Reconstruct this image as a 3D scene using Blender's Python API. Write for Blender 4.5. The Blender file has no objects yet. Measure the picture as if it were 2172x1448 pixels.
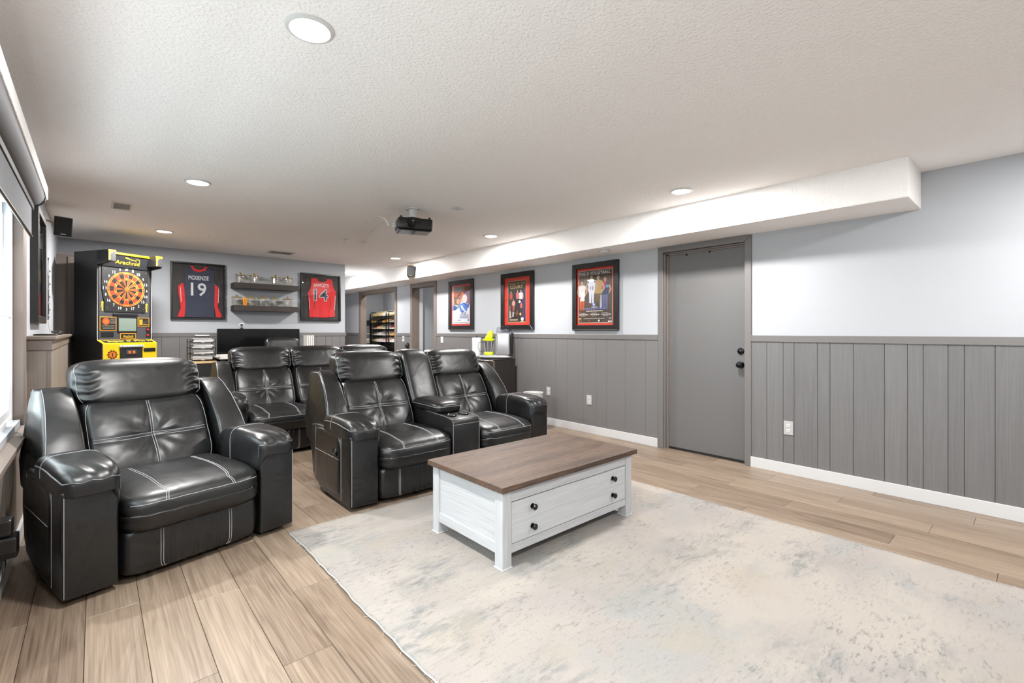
import bpy, bmesh, math, random
from mathutils import Matrix, Vector
R = math.radians
rnd = random.Random(7)
sc = bpy.context.scene
COL = sc.collection

# ------------------------------------------------------------------ camera
CAM_H = 1.23
YAW = math.atan((1086 - 203) / 995.0)
cd = bpy.data.cameras.new('camera'); cam = bpy.data.objects.new('camera', cd); COL.objects.link(cam)
cd.sensor_width = 36.0; cd.lens = 36.0 * 995.0 / 2172.0; cd.shift_y = -22.0 / 2172.0; cd.clip_start = .02
cam.location = (0, 0, CAM_H); cam.rotation_euler = (R(90), 0, -YAW)
sc.camera = cam
# ------------------------------------------------------------------ world and exposure
LAMP_W = 46.0      # watts per recessed lamp
LAMP = 12.0
w = bpy.data.worlds.new('daylight'); sc.world = w; w.use_nodes = True
bg = w.node_tree.nodes['Background']; bg.inputs[0].default_value = (.90, .96, 1.0, 1); bg.inputs[1].default_value = 7.5
sc.view_settings.view_transform = 'Standard'; sc.view_settings.look = 'None'
sc.view_settings.gamma = 1.0; sc.view_settings.use_curve_mapping = False
sc.view_settings.exposure = 0.2
sc.cycles.use_denoising = True
sc.cycles.max_bounces = 8; sc.cycles.diffuse_bounces = 5; sc.cycles.glossy_bounces = 4; sc.cycles.use_adaptive_sampling = True; sc.cycles.adaptive_threshold = .04; sc.cycles.adaptive_min_samples = 12; sc.cycles.transparent_max_bounces = 12
sc.cycles.caustics_reflective = False; sc.cycles.caustics_refractive = False
sc.cycles.sample_clamp_indirect = 6.0

# ------------------------------------------------------------------ materials
def lin(c):
    return tuple(((v / 255.0) / 12.92 if v <= 10 else ((v / 255.0 + .055) / 1.055) ** 2.4) for v in c)
M = {}
def nodes(m): return m.node_tree.nodes, m.node_tree.links
def mat(name, rgb, rough=.5, metal=0, spec=.5, bump=None, var=None, emit=0, coat=0, obj_coord=True):
    """rgb in sRGB 0-255; bump=(scale,strength,distance); var=(scale, amount) mild tonal mottling"""
    m = bpy.data.materials.new(name); m.use_nodes = True; M[name] = m
    N, L = nodes(m); b = N['Principled BSDF']
    b.inputs['Base Color'].default_value = (*lin(rgb), 1); b.inputs['Roughness'].default_value = rough
    b.inputs['Metallic'].default_value = metal; b.inputs['Specular IOR Level'].default_value = spec
    if coat: b.inputs['Coat Weight'].default_value = coat
    if emit:
        b.inputs['Emission Color'].default_value = (*lin(rgb), 1); b.inputs['Emission Strength'].default_value = emit
    tc = N.new('ShaderNodeTexCoord')
    if var:
        n = N.new('ShaderNodeTexNoise'); n.inputs['Scale'].default_value = var[0]; n.inputs['Detail'].default_value = 5
        L.new(tc.outputs['Object'], n.inputs['Vector'])
        mx = N.new('ShaderNodeMix'); mx.data_type = 'RGBA'; a = var[1]
        c = lin(rgb)
        mx.inputs[6].default_value = (*[v * (1 - a) for v in c], 1); mx.inputs[7].default_value = (*[min(1, v * (1 + a)) for v in c], 1)
        L.new(n.outputs['Fac'], mx.inputs[0]); L.new(mx.outputs[2], b.inputs['Base Color'])
    if bump:
        n = N.new('ShaderNodeTexNoise'); n.inputs['Scale'].default_value = bump[0]; n.inputs['Detail'].default_value = 4
        L.new(tc.outputs['Object'], n.inputs['Vector'])
        bp = N.new('ShaderNodeBump'); bp.inputs['Strength'].default_value = bump[1]; bp.inputs['Distance'].default_value = bump[2]
        L.new(n.outputs['Fac'], bp.inputs['Height']); L.new(bp.outputs['Normal'], b.inputs['Normal'])
    return m

mat('wall_paint', (178, 181, 186), .65, spec=.3)
mat('wainscot', (114, 112, 112), .5)
mat('trim_gray', (112, 109, 108), .45)
mat('trim_brown', (124, 112, 104), .5)  # on the left side, gray trim with warm light put into the colour
mat('door_gray', (104, 103, 103), .45, var=(1.2, .05))
mat('white_trim', (206, 206, 207), .4)
mat('white_plastic', (208, 208, 206), .35)
mat('outlet_gray', (180, 180, 180), .35)
mat('black_plastic', (22, 22, 23), .38)
mat('black_gloss', (14, 14, 15), .12)
mat('black_matte', (26, 25, 25), .6)
mat('dark_metal', (36, 33, 30), .4, .6)
mat('chrome', (190, 190, 192), .2, 1)
mat('steel', (168, 160, 148), .3, 1)
mat('stitch', (176, 176, 178), .7)
mat('piping', (66, 66, 68), .45)  # gray lifted to stand for the highlight along the pad edges
mat('dark_gap', (30, 26, 22), .9)
mat('groove_gray', (58, 56, 56), .8)
mat('frame_black', (20, 20, 20), .35)
mat('mat_black', (38, 35, 34), .7)
mat('mat_red', (194, 50, 36), .7)
mat('silver_lip', (150, 146, 140), .3, .8)
mat('navy_cloth', (43, 48, 66), .8, bump=(30, .3, .01))
mat('red_cloth', (196, 26, 30), .75, bump=(22, .35, .012))
mat('shelf_wood', (52, 44, 40), .5, var=(18, .2))
mat('paper', (226, 222, 216), .8, var=(40, .08))
mat('brass', (176, 150, 92), .35, .7)
mat('orange_plastic', (232, 150, 20), .45)
mat('yellow_panel', (226, 190, 14), .4)
mat('lime', (190, 206, 20), .3)
mat('silver_paint', (176, 174, 176), .3, .5)
mat('light_wood', (206, 176, 128), .5, var=(14, .12))
mat('cabinet_black', (44, 40, 38), .4)
mat('arcade_black', (34, 34, 36), .45)
mat('arcade_gray', (70, 70, 74), .4)
mat('shade_fabric', (118, 119, 122), .9, bump=(220, .5, .003), var=(160, .25))
mat('cassette_gray', (112, 112, 115), .65)
mat('vinyl', (238, 240, 242), .35)
mat('well_metal', (186, 192, 188), .6)
mat('towel', (242, 240, 238), .9, bump=(150, .3, .002))
mat('screen', (10, 10, 11), .16)
mat('crt', (124, 138, 128), .18)
mat('red_button', (205, 40, 40), .3)
mat('wire_white', (226, 224, 220), .5)
mat('wire_black', (24, 22, 22), .5)
mat('lamp_lens', (255, 247, 238), .4, emit=LAMP)
mat('speaker_cloth', (20, 20, 21), .75)
mat('bracket_tan', (196, 178, 150), .6)
mat('skin_brown', (120, 100, 84), .6)

def leather():
    m = bpy.data.materials.new('leather'); m.use_nodes = True; M['leather'] = m
    N, L = nodes(m); b = N['Principled BSDF']
    b.inputs['Base Color'].default_value = (*lin((15, 15, 16)), 1); b.inputs['Roughness'].default_value = .36
    b.inputs['Specular IOR Level'].default_value = .62
    tc = N.new('ShaderNodeTexCoord')
    n1 = N.new('ShaderNodeTexNoise'); n1.inputs['Scale'].default_value = 7; n1.inputs['Detail'].default_value = 1; n1.inputs['Distortion'].default_value = .8
    L.new(tc.outputs['Object'], n1.inputs['Vector'])
    b1 = N.new('ShaderNodeBump'); b1.inputs['Strength'].default_value = .2; b1.inputs['Distance'].default_value = .02
    L.new(n1.outputs['Fac'], b1.inputs['Height']); L.new(b1.outputs['Normal'], b.inputs['Normal'])
    n3 = N.new('ShaderNodeTexNoise'); n3.inputs['Scale'].default_value = 6
    L.new(tc.outputs['Object'], n3.inputs['Vector'])
    mr = N.new('ShaderNodeMapRange'); mr.inputs[3].default_value = .30; mr.inputs[4].default_value = .44
    L.new(n3.outputs['Fac'], mr.inputs[0]); L.new(mr.outputs[0], b.inputs['Roughness'])
leather()

def ceiling_mat(name, rgb, scale=70, strength=.45):
    m = mat(name, rgb, .9, spec=.2)
    N, L = nodes(m); b = N['Principled BSDF']; tc = N.new('ShaderNodeTexCoord')
    n = N.new('ShaderNodeTexNoise'); n.inputs['Scale'].default_value = scale; n.inputs['Detail'].default_value = 1
    L.new(tc.outputs['Object'], n.inputs['Vector'])
    bp = N.new('ShaderNodeBump'); bp.inputs['Strength'].default_value = strength; bp.inputs['Distance'].default_value = .008
    L.new(n.outputs['Fac'], bp.inputs['Height']); L.new(bp.outputs['Normal'], b.inputs['Normal'])
ceiling_mat('ceiling_paint', (247, 244, 242), 80, .7)

def wood(name, dark, light, axis='Y', scale=1.0, rough=.4, rand=True, contrast=1.0, gap=False, bump=.12):
    m = bpy.data.materials.new(name); m.use_nodes = True; M[name] = m
    N, L = nodes(m); b = N['Principled BSDF']; b.inputs['Roughness'].default_value = rough
    tc = N.new('ShaderNodeTexCoord'); mp = N.new('ShaderNodeMapping')
    s = {'Y': (9 * scale, .9 * scale, 9 * scale), 'X': (.9 * scale, 9 * scale, 9 * scale), 'Z': (9 * scale, 9 * scale, .9 * scale)}[axis]
    mp.inputs['Scale'].default_value = s
    L.new(tc.outputs['Object'], mp.inputs['Vector'])
    vec = mp.outputs[0]
    oi = N.new('ShaderNodeObjectInfo')
    if rand:
        mul = N.new('ShaderNodeVectorMath'); mul.operation = 'SCALE'; cx = N.new('ShaderNodeCombineXYZ')
        for k in range(3): L.new(oi.outputs['Random'], cx.inputs[k])
        L.new(cx.outputs[0], mul.inputs[0]); mul.inputs['Scale'].default_value = 61.0
        ad = N.new('ShaderNodeVectorMath'); L.new(vec, ad.inputs[0]); L.new(mul.outputs[0], ad.inputs[1]); vec = ad.outputs[0]
    n = N.new('ShaderNodeTexNoise'); n.inputs['Scale'].default_value = .9; n.inputs['Detail'].default_value = 2; n.inputs['Distortion'].default_value = 1.2
    L.new(vec, n.inputs['Vector'])
    wv = N.new('ShaderNodeMath'); wv.operation = 'MULTIPLY'; wv.inputs[1].default_value = 34.0; L.new(n.outputs['Fac'], wv.inputs[0])
    sn = N.new('ShaderNodeMath'); sn.operation = 'SINE'; L.new(wv.outputs[0], sn.inputs[0])
    mr = N.new('ShaderNodeMapRange'); mr.inputs[1].default_value = -1; mr.inputs[2].default_value = 1; L.new(sn.outputs[0], mr.inputs[0])
    f = N.new('ShaderNodeTexNoise'); f.inputs['Scale'].default_value = 6; f.inputs['Detail'].default_value = 4
    fv = N.new('ShaderNodeVectorMath'); fv.operation = 'MULTIPLY'; fv.inputs[1].default_value = {'Y': (2.6, .45, 2.6), 'X': (.45, 2.6, 2.6), 'Z': (2.6, 2.6, .45)}[axis]
    L.new(vec, fv.inputs[0]); L.new(fv.outputs[0], f.inputs['Vector'])
    big = N.new('ShaderNodeTexNoise'); big.inputs['Scale'].default_value = .35; L.new(vec, big.inputs['Vector'])
    m1 = N.new('ShaderNodeMath'); m1.operation = 'MULTIPLY_ADD'; m1.inputs[1].default_value = .15 * contrast; L.new(mr.outputs[0], m1.inputs[0]); L.new(f.outputs['Fac'], m1.inputs[2])
    m2 = N.new('ShaderNodeMath'); m2.operation = 'MULTIPLY_ADD'; m2.inputs[1].default_value = .6 * contrast; L.new(big.outputs['Fac'], m2.inputs[0]); L.new(m1.outputs[0], m2.inputs[2])
    m3 = N.new('ShaderNodeMath'); m3.operation = 'MULTIPLY_ADD'; m3.inputs[1].default_value = .22 if rand else 0; L.new(oi.outputs['Random'], m3.inputs[0]); L.new(m2.outputs[0], m3.inputs[2])
    rp = N.new('ShaderNodeMapRange'); rp.inputs[1].default_value = .60; rp.inputs[2].default_value = 1.3; L.new(m3.outputs[0], rp.inputs[0])
    mx = N.new('ShaderNodeMix'); mx.data_type = 'RGBA'
    mx.inputs[6].default_value = (*lin(dark), 1); mx.inputs[7].default_value = (*lin(light), 1)
    L.new(rp.outputs[0], mx.inputs[0]); L.new(mx.outputs[2], b.inputs['Base Color'])
    return m
wood('floor_wood', (100, 83, 69), (155, 137, 119), 'Y', 1.0, .36, contrast=1.0)
wood('table_wood', (36, 27, 22), (108, 85, 70), 'X', 3.4, .55, rand=False, contrast=1.25)
wood('white_wash', (168, 168, 170), (196, 197, 200), 'X', 1.4, .5, rand=True)
wood('white_wash_y', (168, 168, 170), (196, 197, 200), 'Y', 1.4, .5, rand=True)
wood('white_wash_z', (168, 168, 170), (196, 197, 200), 'Z', 1.4, .5, rand=True)
wood('plank_gray', (102, 101, 102), (117, 116, 116), 'Z', .9, .5, contrast=.8, bump=.35)
wood('plank_warm_lit', (128, 118, 111), (150, 139, 130), 'Z', .9, .5, contrast=.8, bump=.3)  # gray board paint with warm light mixed into its colour

def rug_mat():
    m = bpy.data.materials.new('rug_pile'); m.use_nodes = True; M['rug_pile'] = m
    N, L = nodes(m); b = N['Principled BSDF']; b.inputs['Roughness'].default_value = .95; b.inputs['Specular IOR Level'].default_value = .1
    tc = N.new('ShaderNodeTexCoord')
    def noise(scale, detail, sx=1, sy=1, off=0, dist=0):
        mp = N.new('ShaderNodeMapping'); mp.inputs['Scale'].default_value = (sx, sy, 1); mp.inputs['Location'].default_value = (off, off * .7, 0)
        n = N.new('ShaderNodeTexNoise'); n.inputs['Scale'].default_value = scale; n.inputs['Detail'].default_value = detail; n.inputs['Distortion'].default_value = dist
        n.inputs['Roughness'].default_value = .65
        L.new(tc.outputs['Object'], mp.inputs[0]); L.new(mp.outputs[0], n.inputs['Vector']); return n.outputs['Fac']
    def rng(x, a, c):
        r = N.new('ShaderNodeMapRange'); r.inputs[1].default_value = a; r.inputs[2].default_value = c; L.new(x, r.inputs[0]); return r.outputs[0]
    def mix(f, c1, c2):
        x = N.new('ShaderNodeMix'); x.data_type = 'RGBA'; L.new(f, x.inputs[0])
        for k, c in ((6, c1), (7, c2)):
            if isinstance(c, tuple): x.inputs[k].default_value = (*lin(c), 1)
            else: L.new(c, x.inputs[k])
        return x.outputs[2]
    def mul(a, c):
        x = N.new('ShaderNodeMath'); x.operation = 'MULTIPLY'; L.new(a, x.inputs[0])
        if isinstance(c, float): x.inputs[1].default_value = c
        else: L.new(c, x.inputs[1])
        return x.outputs[0]
    base = mix(rng(noise(1.1, 2, .8, 1.2, 3), .4, .6), (160, 153, 146), (149, 143, 139))
    c2 = mix(rng(noise(1.6, 4, 1, 1.3, 11), .52, .62), base, (146, 144, 141))
    patch = mul(rng(noise(1.7, 3, 1, 1.6, 21), .52, .66), rng(noise(17, 5, .6, 1.7, 5, .5), .42, .58))
    c3 = mix(mul(patch, .8), c2, (120, 122, 122))
    speck = mul(rng(noise(46, 4, .5, 1.5, 9, .4), .54, .66), rng(noise(2.6, 3, 1, 1, 31), .36, .62))
    c4 = mix(mul(speck, .55), c3, (92, 90, 89))
    warm = mul(rng(noise(2.0, 2, 1, 1, 41), .55, .7), .5)
    c5 = mix(warm, c4, (154, 145, 132))
    L.new(c5, b.inputs['Base Color'])
    bp = N.new('ShaderNodeBump'); bp.inputs['Strength'].default_value = .5; bp.inputs['Distance'].default_value = .006
    L.new(noise(110, 1, 1, 1, 2), bp.inputs['Height']); L.new(bp.outputs['Normal'], b.inputs['Normal'])
rug_mat()

def glass_mat(name, tint=(255, 255, 255), refl=.9, rough=.02, f0=1.35):
    m = bpy.data.materials.new(name); m.use_nodes = True; M[name] = m
    N, L = nodes(m); N.remove(N['Principled BSDF'])
    t = N.new('ShaderNodeBsdfTransparent'); t.inputs[0].default_value = (*lin(tint), 1)
    g = N.new('ShaderNodeBsdfGlossy'); g.inputs['Roughness'].default_value = rough; g.inputs[0].default_value = (refl, refl, refl, 1)
    fr = N.new('ShaderNodeFresnel'); fr.inputs[0].default_value = f0
    mx = N.new('ShaderNodeMixShader'); ge = N.new('ShaderNodeNewGeometry'); inv = N.new('ShaderNodeMath'); inv.operation = 'SUBTRACT'; inv.inputs[0].default_value = 1.0
    L.new(ge.outputs['Backfacing'], inv.inputs[1]); fm = N.new('ShaderNodeMath'); fm.operation = 'MULTIPLY'
    L.new(fr.outputs[0], fm.inputs[0]); L.new(inv.outputs[0], fm.inputs[1]); L.new(fm.outputs[0], mx.inputs[0]); L.new(t.outputs[0], mx.inputs[1]); L.new(g.outputs[0], mx.inputs[2])
    L.new(mx.outputs[0], N['Material Output'].inputs[0])
glass_mat('pane_glass', f0=1.45)
glass_mat('window_glass', (246, 250, 250))
glass_mat('jar_glass', (252, 251, 248), .98, .08, 1.75)
glass_mat('clear_plastic', (232, 232, 238), .9, .06, 1.45)

def print_mat():
    m = bpy.data.materials.new('print'); m.use_nodes = True; M['print'] = m
    N, L = nodes(m); b = N['Principled BSDF']; b.inputs['Roughness'].default_value = .55
    a = N.new('ShaderNodeAttribute'); a.attribute_name = 'Col'; L.new(a.outputs['Color'], b.inputs['Base Color'])
print_mat()

# ------------------------------------------------------------------ helpers
class MB:
    """collects shapes into one bmesh"""
    def __init__(s, m=None): s.bm = bmesh.new(); s.M = m or Matrix.Identity(4)
    def v(s, p): return s.bm.verts.new(s.M @ Vector(p))
    def box(s, x0, x1, y0, y1, z0, z1, bev=0, seg=2):
        c = [s.v(p) for p in ((x0,y0,z0),(x1,y0,z0),(x1,y1,z0),(x0,y1,z0),(x0,y0,z1),(x1,y0,z1),(x1,y1,z1),(x0,y1,z1))]
        fs = [s.bm.faces.new([c[i] for i in f]) for f in ((0,3,2,1),(4,5,6,7),(0,1,5,4),(1,2,6,5),(2,3,7,6),(3,0,4,7))]
        if bev:
            es = list({e for f in fs for e in f.edges})
            bmesh.ops.bevel(s.bm, geom=es, offset=bev, segments=seg, affect='EDGES', profile=.5)
        return s
    def prism(s, poly, a0, a1, axis='x', bev=0, seg=2):
        """poly: 2-D points; axis x -> (y,z), axis y -> (x,z), axis z -> (x,y)"""
        def P(p, a): return {'x': (a, p[0], p[1]), 'y': (p[0], a, p[1]), 'z': (p[0], p[1], a)}[axis]
        A = [s.v(P(p, a0)) for p in poly]; B = [s.v(P(p, a1)) for p in poly]
        fs = [s.bm.faces.new(A), s.bm.faces.new(B[::-1])]
        n = len(poly)
        for i in range(n): fs.append(s.bm.faces.new((A[i], B[i], B[(i+1)%n], A[(i+1)%n])))
        bmesh.ops.recalc_face_normals(s.bm, faces=fs)
        if bev:
            es = list({e for f in fs for e in f.edges if e.calc_face_angle(0) > .5})
            bmesh.ops.bevel(s.bm, geom=es, offset=bev, segments=seg, affect='EDGES', profile=.5)
        return s
    def lathe(s, prof, c=(0,0,0), n=24, axis='z', cap=True):
        """prof: [(r,h)...] revolved about an axis through c"""
        rings = []
        for r, h in prof:
            ring = []
            for k in range(n):
                a = 2*math.pi*k/n; x, y = r*math.cos(a), r*math.sin(a)
                p = {'z': (x, y, h), 'y': (x, h, y), 'x': (h, x, y)}[axis]
                ring.append(s.v((c[0]+p[0], c[1]+p[1], c[2]+p[2])))
            rings.append(ring)
        fs = []
        for a, b in zip(rings, rings[1:]):
            for k in range(n): fs.append(s.bm.faces.new((a[k], a[(k+1)%n], b[(k+1)%n], b[k])))
        if cap and prof[0][0] > 1e-5: fs.append(s.bm.faces.new(rings[0][::-1]))
        if cap and prof[-1][0] > 1e-5: fs.append(s.bm.faces.new(rings[-1]))
        bmesh.ops.recalc_face_normals(s.bm, faces=fs)
        return s
    def cyl(s, c, r, h, axis='z', n=20): return s.lathe([(r, 0), (r, h)], c, n, axis)
    def tube(s, pts, r, n=6, closed=False):
        pts = [Vector(p) for p in pts]; rings = []
        up = Vector((.13, .29, .95))
        N_ = len(pts)
        for i, p in enumerate(pts):
            if closed: t = pts[(i+1)%N_] - pts[i-1]
            else: t = pts[min(i+1, N_-1)] - pts[max(i-1, 0)]
            if t.length < 1e-9: t = Vector((0,0,1))
            t.normalize(); a = t.cross(up)
            if a.length < .05: a = t.cross(Vector((1,0,0)))
            a.normalize(); b = t.cross(a)
            rings.append([s.v(p + a*(r*math.cos(2*math.pi*k/n)) + b*(r*math.sin(2*math.pi*k/n))) for k in range(n)])
        pr = list(zip(rings, rings[1:])) + ([(rings[-1], rings[0])] if closed else [])
        for A, B in pr:
            for k in range(n): s.bm.faces.new((A[k], A[(k+1)%n], B[(k+1)%n], B[k]))
        if not closed: s.bm.faces.new(rings[0][::-1]); s.bm.faces.new(rings[-1])
        return s
    def grid(s, fn, nu, nv):
        vs = [[s.v(fn(i/nu, j/nv)) for j in range(nv+1)] for i in range(nu+1)]
        for i in range(nu):
            for j in range(nv): s.bm.faces.new((vs[i][j], vs[i+1][j], vs[i+1][j+1], vs[i][j+1]))
        return s
    def build(s, name, m, parent=None, smooth=False, loc=None, angle=None):
        me = bpy.data.meshes.new(name); s.bm.normal_update(); s.bm.to_mesh(me); s.bm.free()
        me.materials.append(M[m] if isinstance(m, str) else m)
        if smooth:
            me.shade_smooth()
            if angle: me.set_sharp_from_angle(angle=R(angle))
        return link(name, me, parent, loc)
def link(name, me, parent=None, loc=None):
    o = bpy.data.objects.new(name, me); COL.objects.link(o)
    if parent: o.parent = parent
    if loc: o.location = loc
    return o
def tag(o, label, cat=None, group=None):
    o['label'] = label
    if cat: o['category'] = cat
    if group: o['group'] = group
    return o
def empty(name, loc=(0,0,0), rz=0, label=None, cat=None, group=None):
    o = bpy.data.objects.new(name, None); COL.objects.link(o); o.location = loc; o.rotation_euler = (0, 0, rz); o.empty_display_size = .1
    if label: tag(o, label, cat, group)
    return o
def struct(o, label=None):
    o['kind'] = 'structure'
    if label: o['label'] = label
    return o
def copy_tree(o, parent=None):
    c = o.copy(); COL.objects.link(c); c.parent = parent
    for ch in list(o.children): copy_tree(ch, c)
    return c

class Cushion:
    """superellipsoid block; deform(p, q) moves the point p (local metres) with cube parameter q"""
    def __init__(s, c, half, n=5.0, deform=None): s.c = Vector(c); s.h = half; s.n = n; s.d = deform
    def pt(s, x, y, z, out=0.0):
        k = (abs(x)**s.n + abs(y)**s.n + abs(z)**s.n) ** (1.0/s.n)
        q = (x/k, y/k, z/k)
        p = Vector((s.c.x + s.h[0]*q[0], s.c.y + s.h[1]*q[1], s.c.z + s.h[2]*q[2]))
        if s.d: p = s.d(p, q)
        if out:
            g = Vector((math.copysign(abs(q[0])**(s.n-1), q[0])/s.h[0], math.copysign(abs(q[1])**(s.n-1), q[1])/s.h[1], math.copysign(abs(q[2])**(s.n-1), q[2])/s.h[2]))
            p = p + g.normalized()*out
        return p
    def mesh(s, mb, nx, ny, nz):
        cache = {}
        def V(i, j, k):
            key = (i, j, k)
            if key not in cache:
                # even-angle spacing gathers points near the rounded edges
                f = lambda t, n: math.tan((2.0*t/n - 1)*math.pi/4)
                cache[key] = mb.v(s.pt(f(i, nx), f(j, ny), f(k, nz)))
            return cache[key]
        F = mb.bm.faces.new
        for i in range(nx):
            for j in range(ny):
                F((V(i,j,0), V(i,j+1,0), V(i+1,j+1,0), V(i+1,j,0))); F((V(i,j,nz), V(i+1,j,nz), V(i+1,j+1,nz), V(i,j+1,nz)))
        for i in range(nx):
            for k in range(nz):
                F((V(i,0,k), V(i+1,0,k), V(i+1,0,k+1), V(i,0,k+1))); F((V(i,ny,k), V(i,ny,k+1), V(i+1,ny,k+1), V(i+1,ny,k)))
        for j in range(ny):
            for k in range(nz):
                F((V(0,j,k), V(0,j,k+1), V(0,j+1,k+1), V(0,j+1,k))); F((V(nx,j,k), V(nx,j+1,k), V(nx,j+1,k+1), V(nx,j,k+1)))
        return mb
    def line(s, pts, out=.001, steps=14):
        r = []
        for a, b in zip(pts, pts[1:]):
            for k in range(steps): r.append(s.pt(*[a[i] + (b[i]-a[i])*k/steps for i in range(3)], out=out))
        r.append(s.pt(*pts[-1], out=out)); return r

_tc = {}
def text_polys(s):
    """mesh outline of a word in the built-in font, bounding box normalised to 0..1"""
    if s in _tc: return _tc[s]
    cu = bpy.data.curves.new('t', 'FONT'); cu.body = s; cu.resolution_u = 2; cu.offset = .012
    o = bpy.data.objects.new('t', cu); COL.objects.link(o)
    bpy.context.view_layer.update()
    me = bpy.data.meshes.new_from_object(o.evaluated_get(bpy.context.evaluated_depsgraph_get()))
    vs = [v.co.copy() for v in me.vertices]; fs = [list(p.vertices) for p in me.polygons]
    bpy.data.objects.remove(o); bpy.data.curves.remove(cu); bpy.data.meshes.remove(me)
    x0 = min(v.x for v in vs); x1 = max(v.x for v in vs); y0 = min(v.y for v in vs); y1 = max(v.y for v in vs)
    _tc[s] = ([((v.x-x0)/(x1-x0), (v.y-y0)/max(1e-6, y1-y0)) for v in vs], fs); return _tc[s]
class Art:
    """flat print: coloured polygons on a w x h sheet, x right, y up (0..1 each), thin layers"""
    def __init__(s, w, h): s.w = w; s.h = h; s.V = []; s.F = []; s.C = []; s.z = 0
    def _add(s, pts, faces, c):
        b = len(s.V); s.z += .00006
        s.V += [(p[0]*s.w, p[1]*s.h, s.z) for p in pts]; s.F += [[b+i for i in f] for f in faces]; s.C += [tuple(q*.72 for q in lin(c))]*len(faces); return s
    def poly(s, pts, c): return s._add(pts, [list(range(len(pts)))], c)
    def rect(s, x0, y0, x1, y1, c): return s.poly([(x0,y0),(x1,y0),(x1,y1),(x0,y1)], c)
    def ell(s, cx, cy, rx, ry, c, n=16, rot=0):
        P = []
        for k in range(n):
            a = 2*math.pi*k/n; x, y = rx*s.w*math.cos(a), ry*s.h*math.sin(a)
            P.append((cx + (x*math.cos(rot) - y*math.sin(rot))/s.w, cy + (x*math.sin(rot) + y*math.cos(rot))/s.h))
        return s.poly(P, c)
    def text(s, t, cx, cy, w, h, c, fn=None):
        v, f = text_polys(t)
        P = [(cx + (x-.5)*w, cy + (y-.5)*h) for x, y in v]
        if fn: P = [fn(*p) for p in P]
        return s._add(P, f, c)
    def dashes(s, x0, x1, y, h, c, seed=1):
        r = random.Random(seed); x = x0
        while x < x1:
            d = r.uniform(.02, .06); s.rect(x, y, min(x1, x+d), y+h, c); x += d + .012
        return s
    def sector(s, cx, cy, r0, r1, a0, a1, c, n=3):
        P = [(cx + r1*math.cos(a0+(a1-a0)*k/n)/s.w, cy + r1*math.sin(a0+(a1-a0)*k/n)/s.h) for k in range(n+1)]
        P += [(cx + r0*math.cos(a1+(a0-a1)*k/n)/s.w, cy + r0*math.sin(a1+(a0-a1)*k/n)/s.h) for k in range(n+1)]
        return s.poly(P, c)
    def build(s, name, parent, mtx):
        me = bpy.data.meshes.new(name); me.from_pydata([tuple(mtx @ Vector(v)) for v in s.V], [], s.F)
        at = me.color_attributes.new('Col', 'FLOAT_COLOR', 'CORNER'); i = 0
        for f, c in zip(s.F, s.C):
            for _ in f: at.data[i].color = (*c, 1); i += 1
        me.materials.append(M['print']); return link(name, me, parent)
def front_mtx(x, y, z):
    """sheet standing in the local x-z plane, facing -y, lower left corner at (x,y,z)"""
    return Matrix(((1,0,0,x), (0,0,-1,y), (0,1,0,z), (0,0,0,1)))

# ================================================================== THE ROOM
XL, XR, YF, YB, HC = -.345, 4.47, 8.0, -2.4, 2.38
XC = 3.23            # end of the far wall; the passage runs on behind it
YE = 12.4
T = .12
# ---- floor: planks laid along the room
sub = struct(MB().box(XL-.4, 6.2, YB-.2, YE+.2, -.10, -.012).build('floor', 'dark_gap'), 'pale oak plank floor running the length of the room')
PW, PLEN = .1825, 1.22
pm = MB().box(0, PW-.0016, 0, PLEN-.0016, -.012, 0, .0012, 1).build('plank', 'floor_wood', sub)
plank_me = pm.data; first = [pm]
k0 = math.floor((XL - (-.032)) / PW); n_p = 0
rest = MB()
for k in range(k0, k0 + 28):
    x = -.032 + k*PW; off = (k*0.437 % 1.0)*PLEN + rnd.uniform(-.05, .05)
    y = YB - 1.0 + off
    while y < YE:
        x0, x1, y0, y1 = max(x, XL-.02), min(x+PW-.0016, XR+.1), y, y+PLEN-.0016
        if x1 - x0 > .02:
            whole = x0 == x and abs(x1-x-PW+.0016) < 1e-6
            if y1 > -.1 and y0 < 8.4 and n_p < 296:
                if whole:
                    o = first.pop() if first else link('plank', plank_me, sub)
                    o.location = (x, y, 0)
                else:
                    o = MB().box(0, x1-x0, 0, PLEN-.0016, -.012, 0).build('plank', 'floor_wood', sub); o.location = (x0, y, 0)
                n_p += 1
            else: rest.box(x0, x1, y0, y1, -.012, 0)
        y += PLEN
o = rest.build('plank_remainder', 'floor_wood', sub); o['kind'] = 'stuff'
# ---- ceiling
struct(MB().box(XL-T, 6.2, YB-T, YE+T, HC, HC+.1).build('ceiling', 'ceiling_paint'), 'white textured ceiling')
SX, SZ, SY = 4.0, 2.114, .575
struct(MB().box(SX, XR+.02, SY, YE, SZ, HC+.01, .006).build('ceiling_soffit', 'ceiling_paint'), 'white textured soffit boxed along the right wall')
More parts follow.
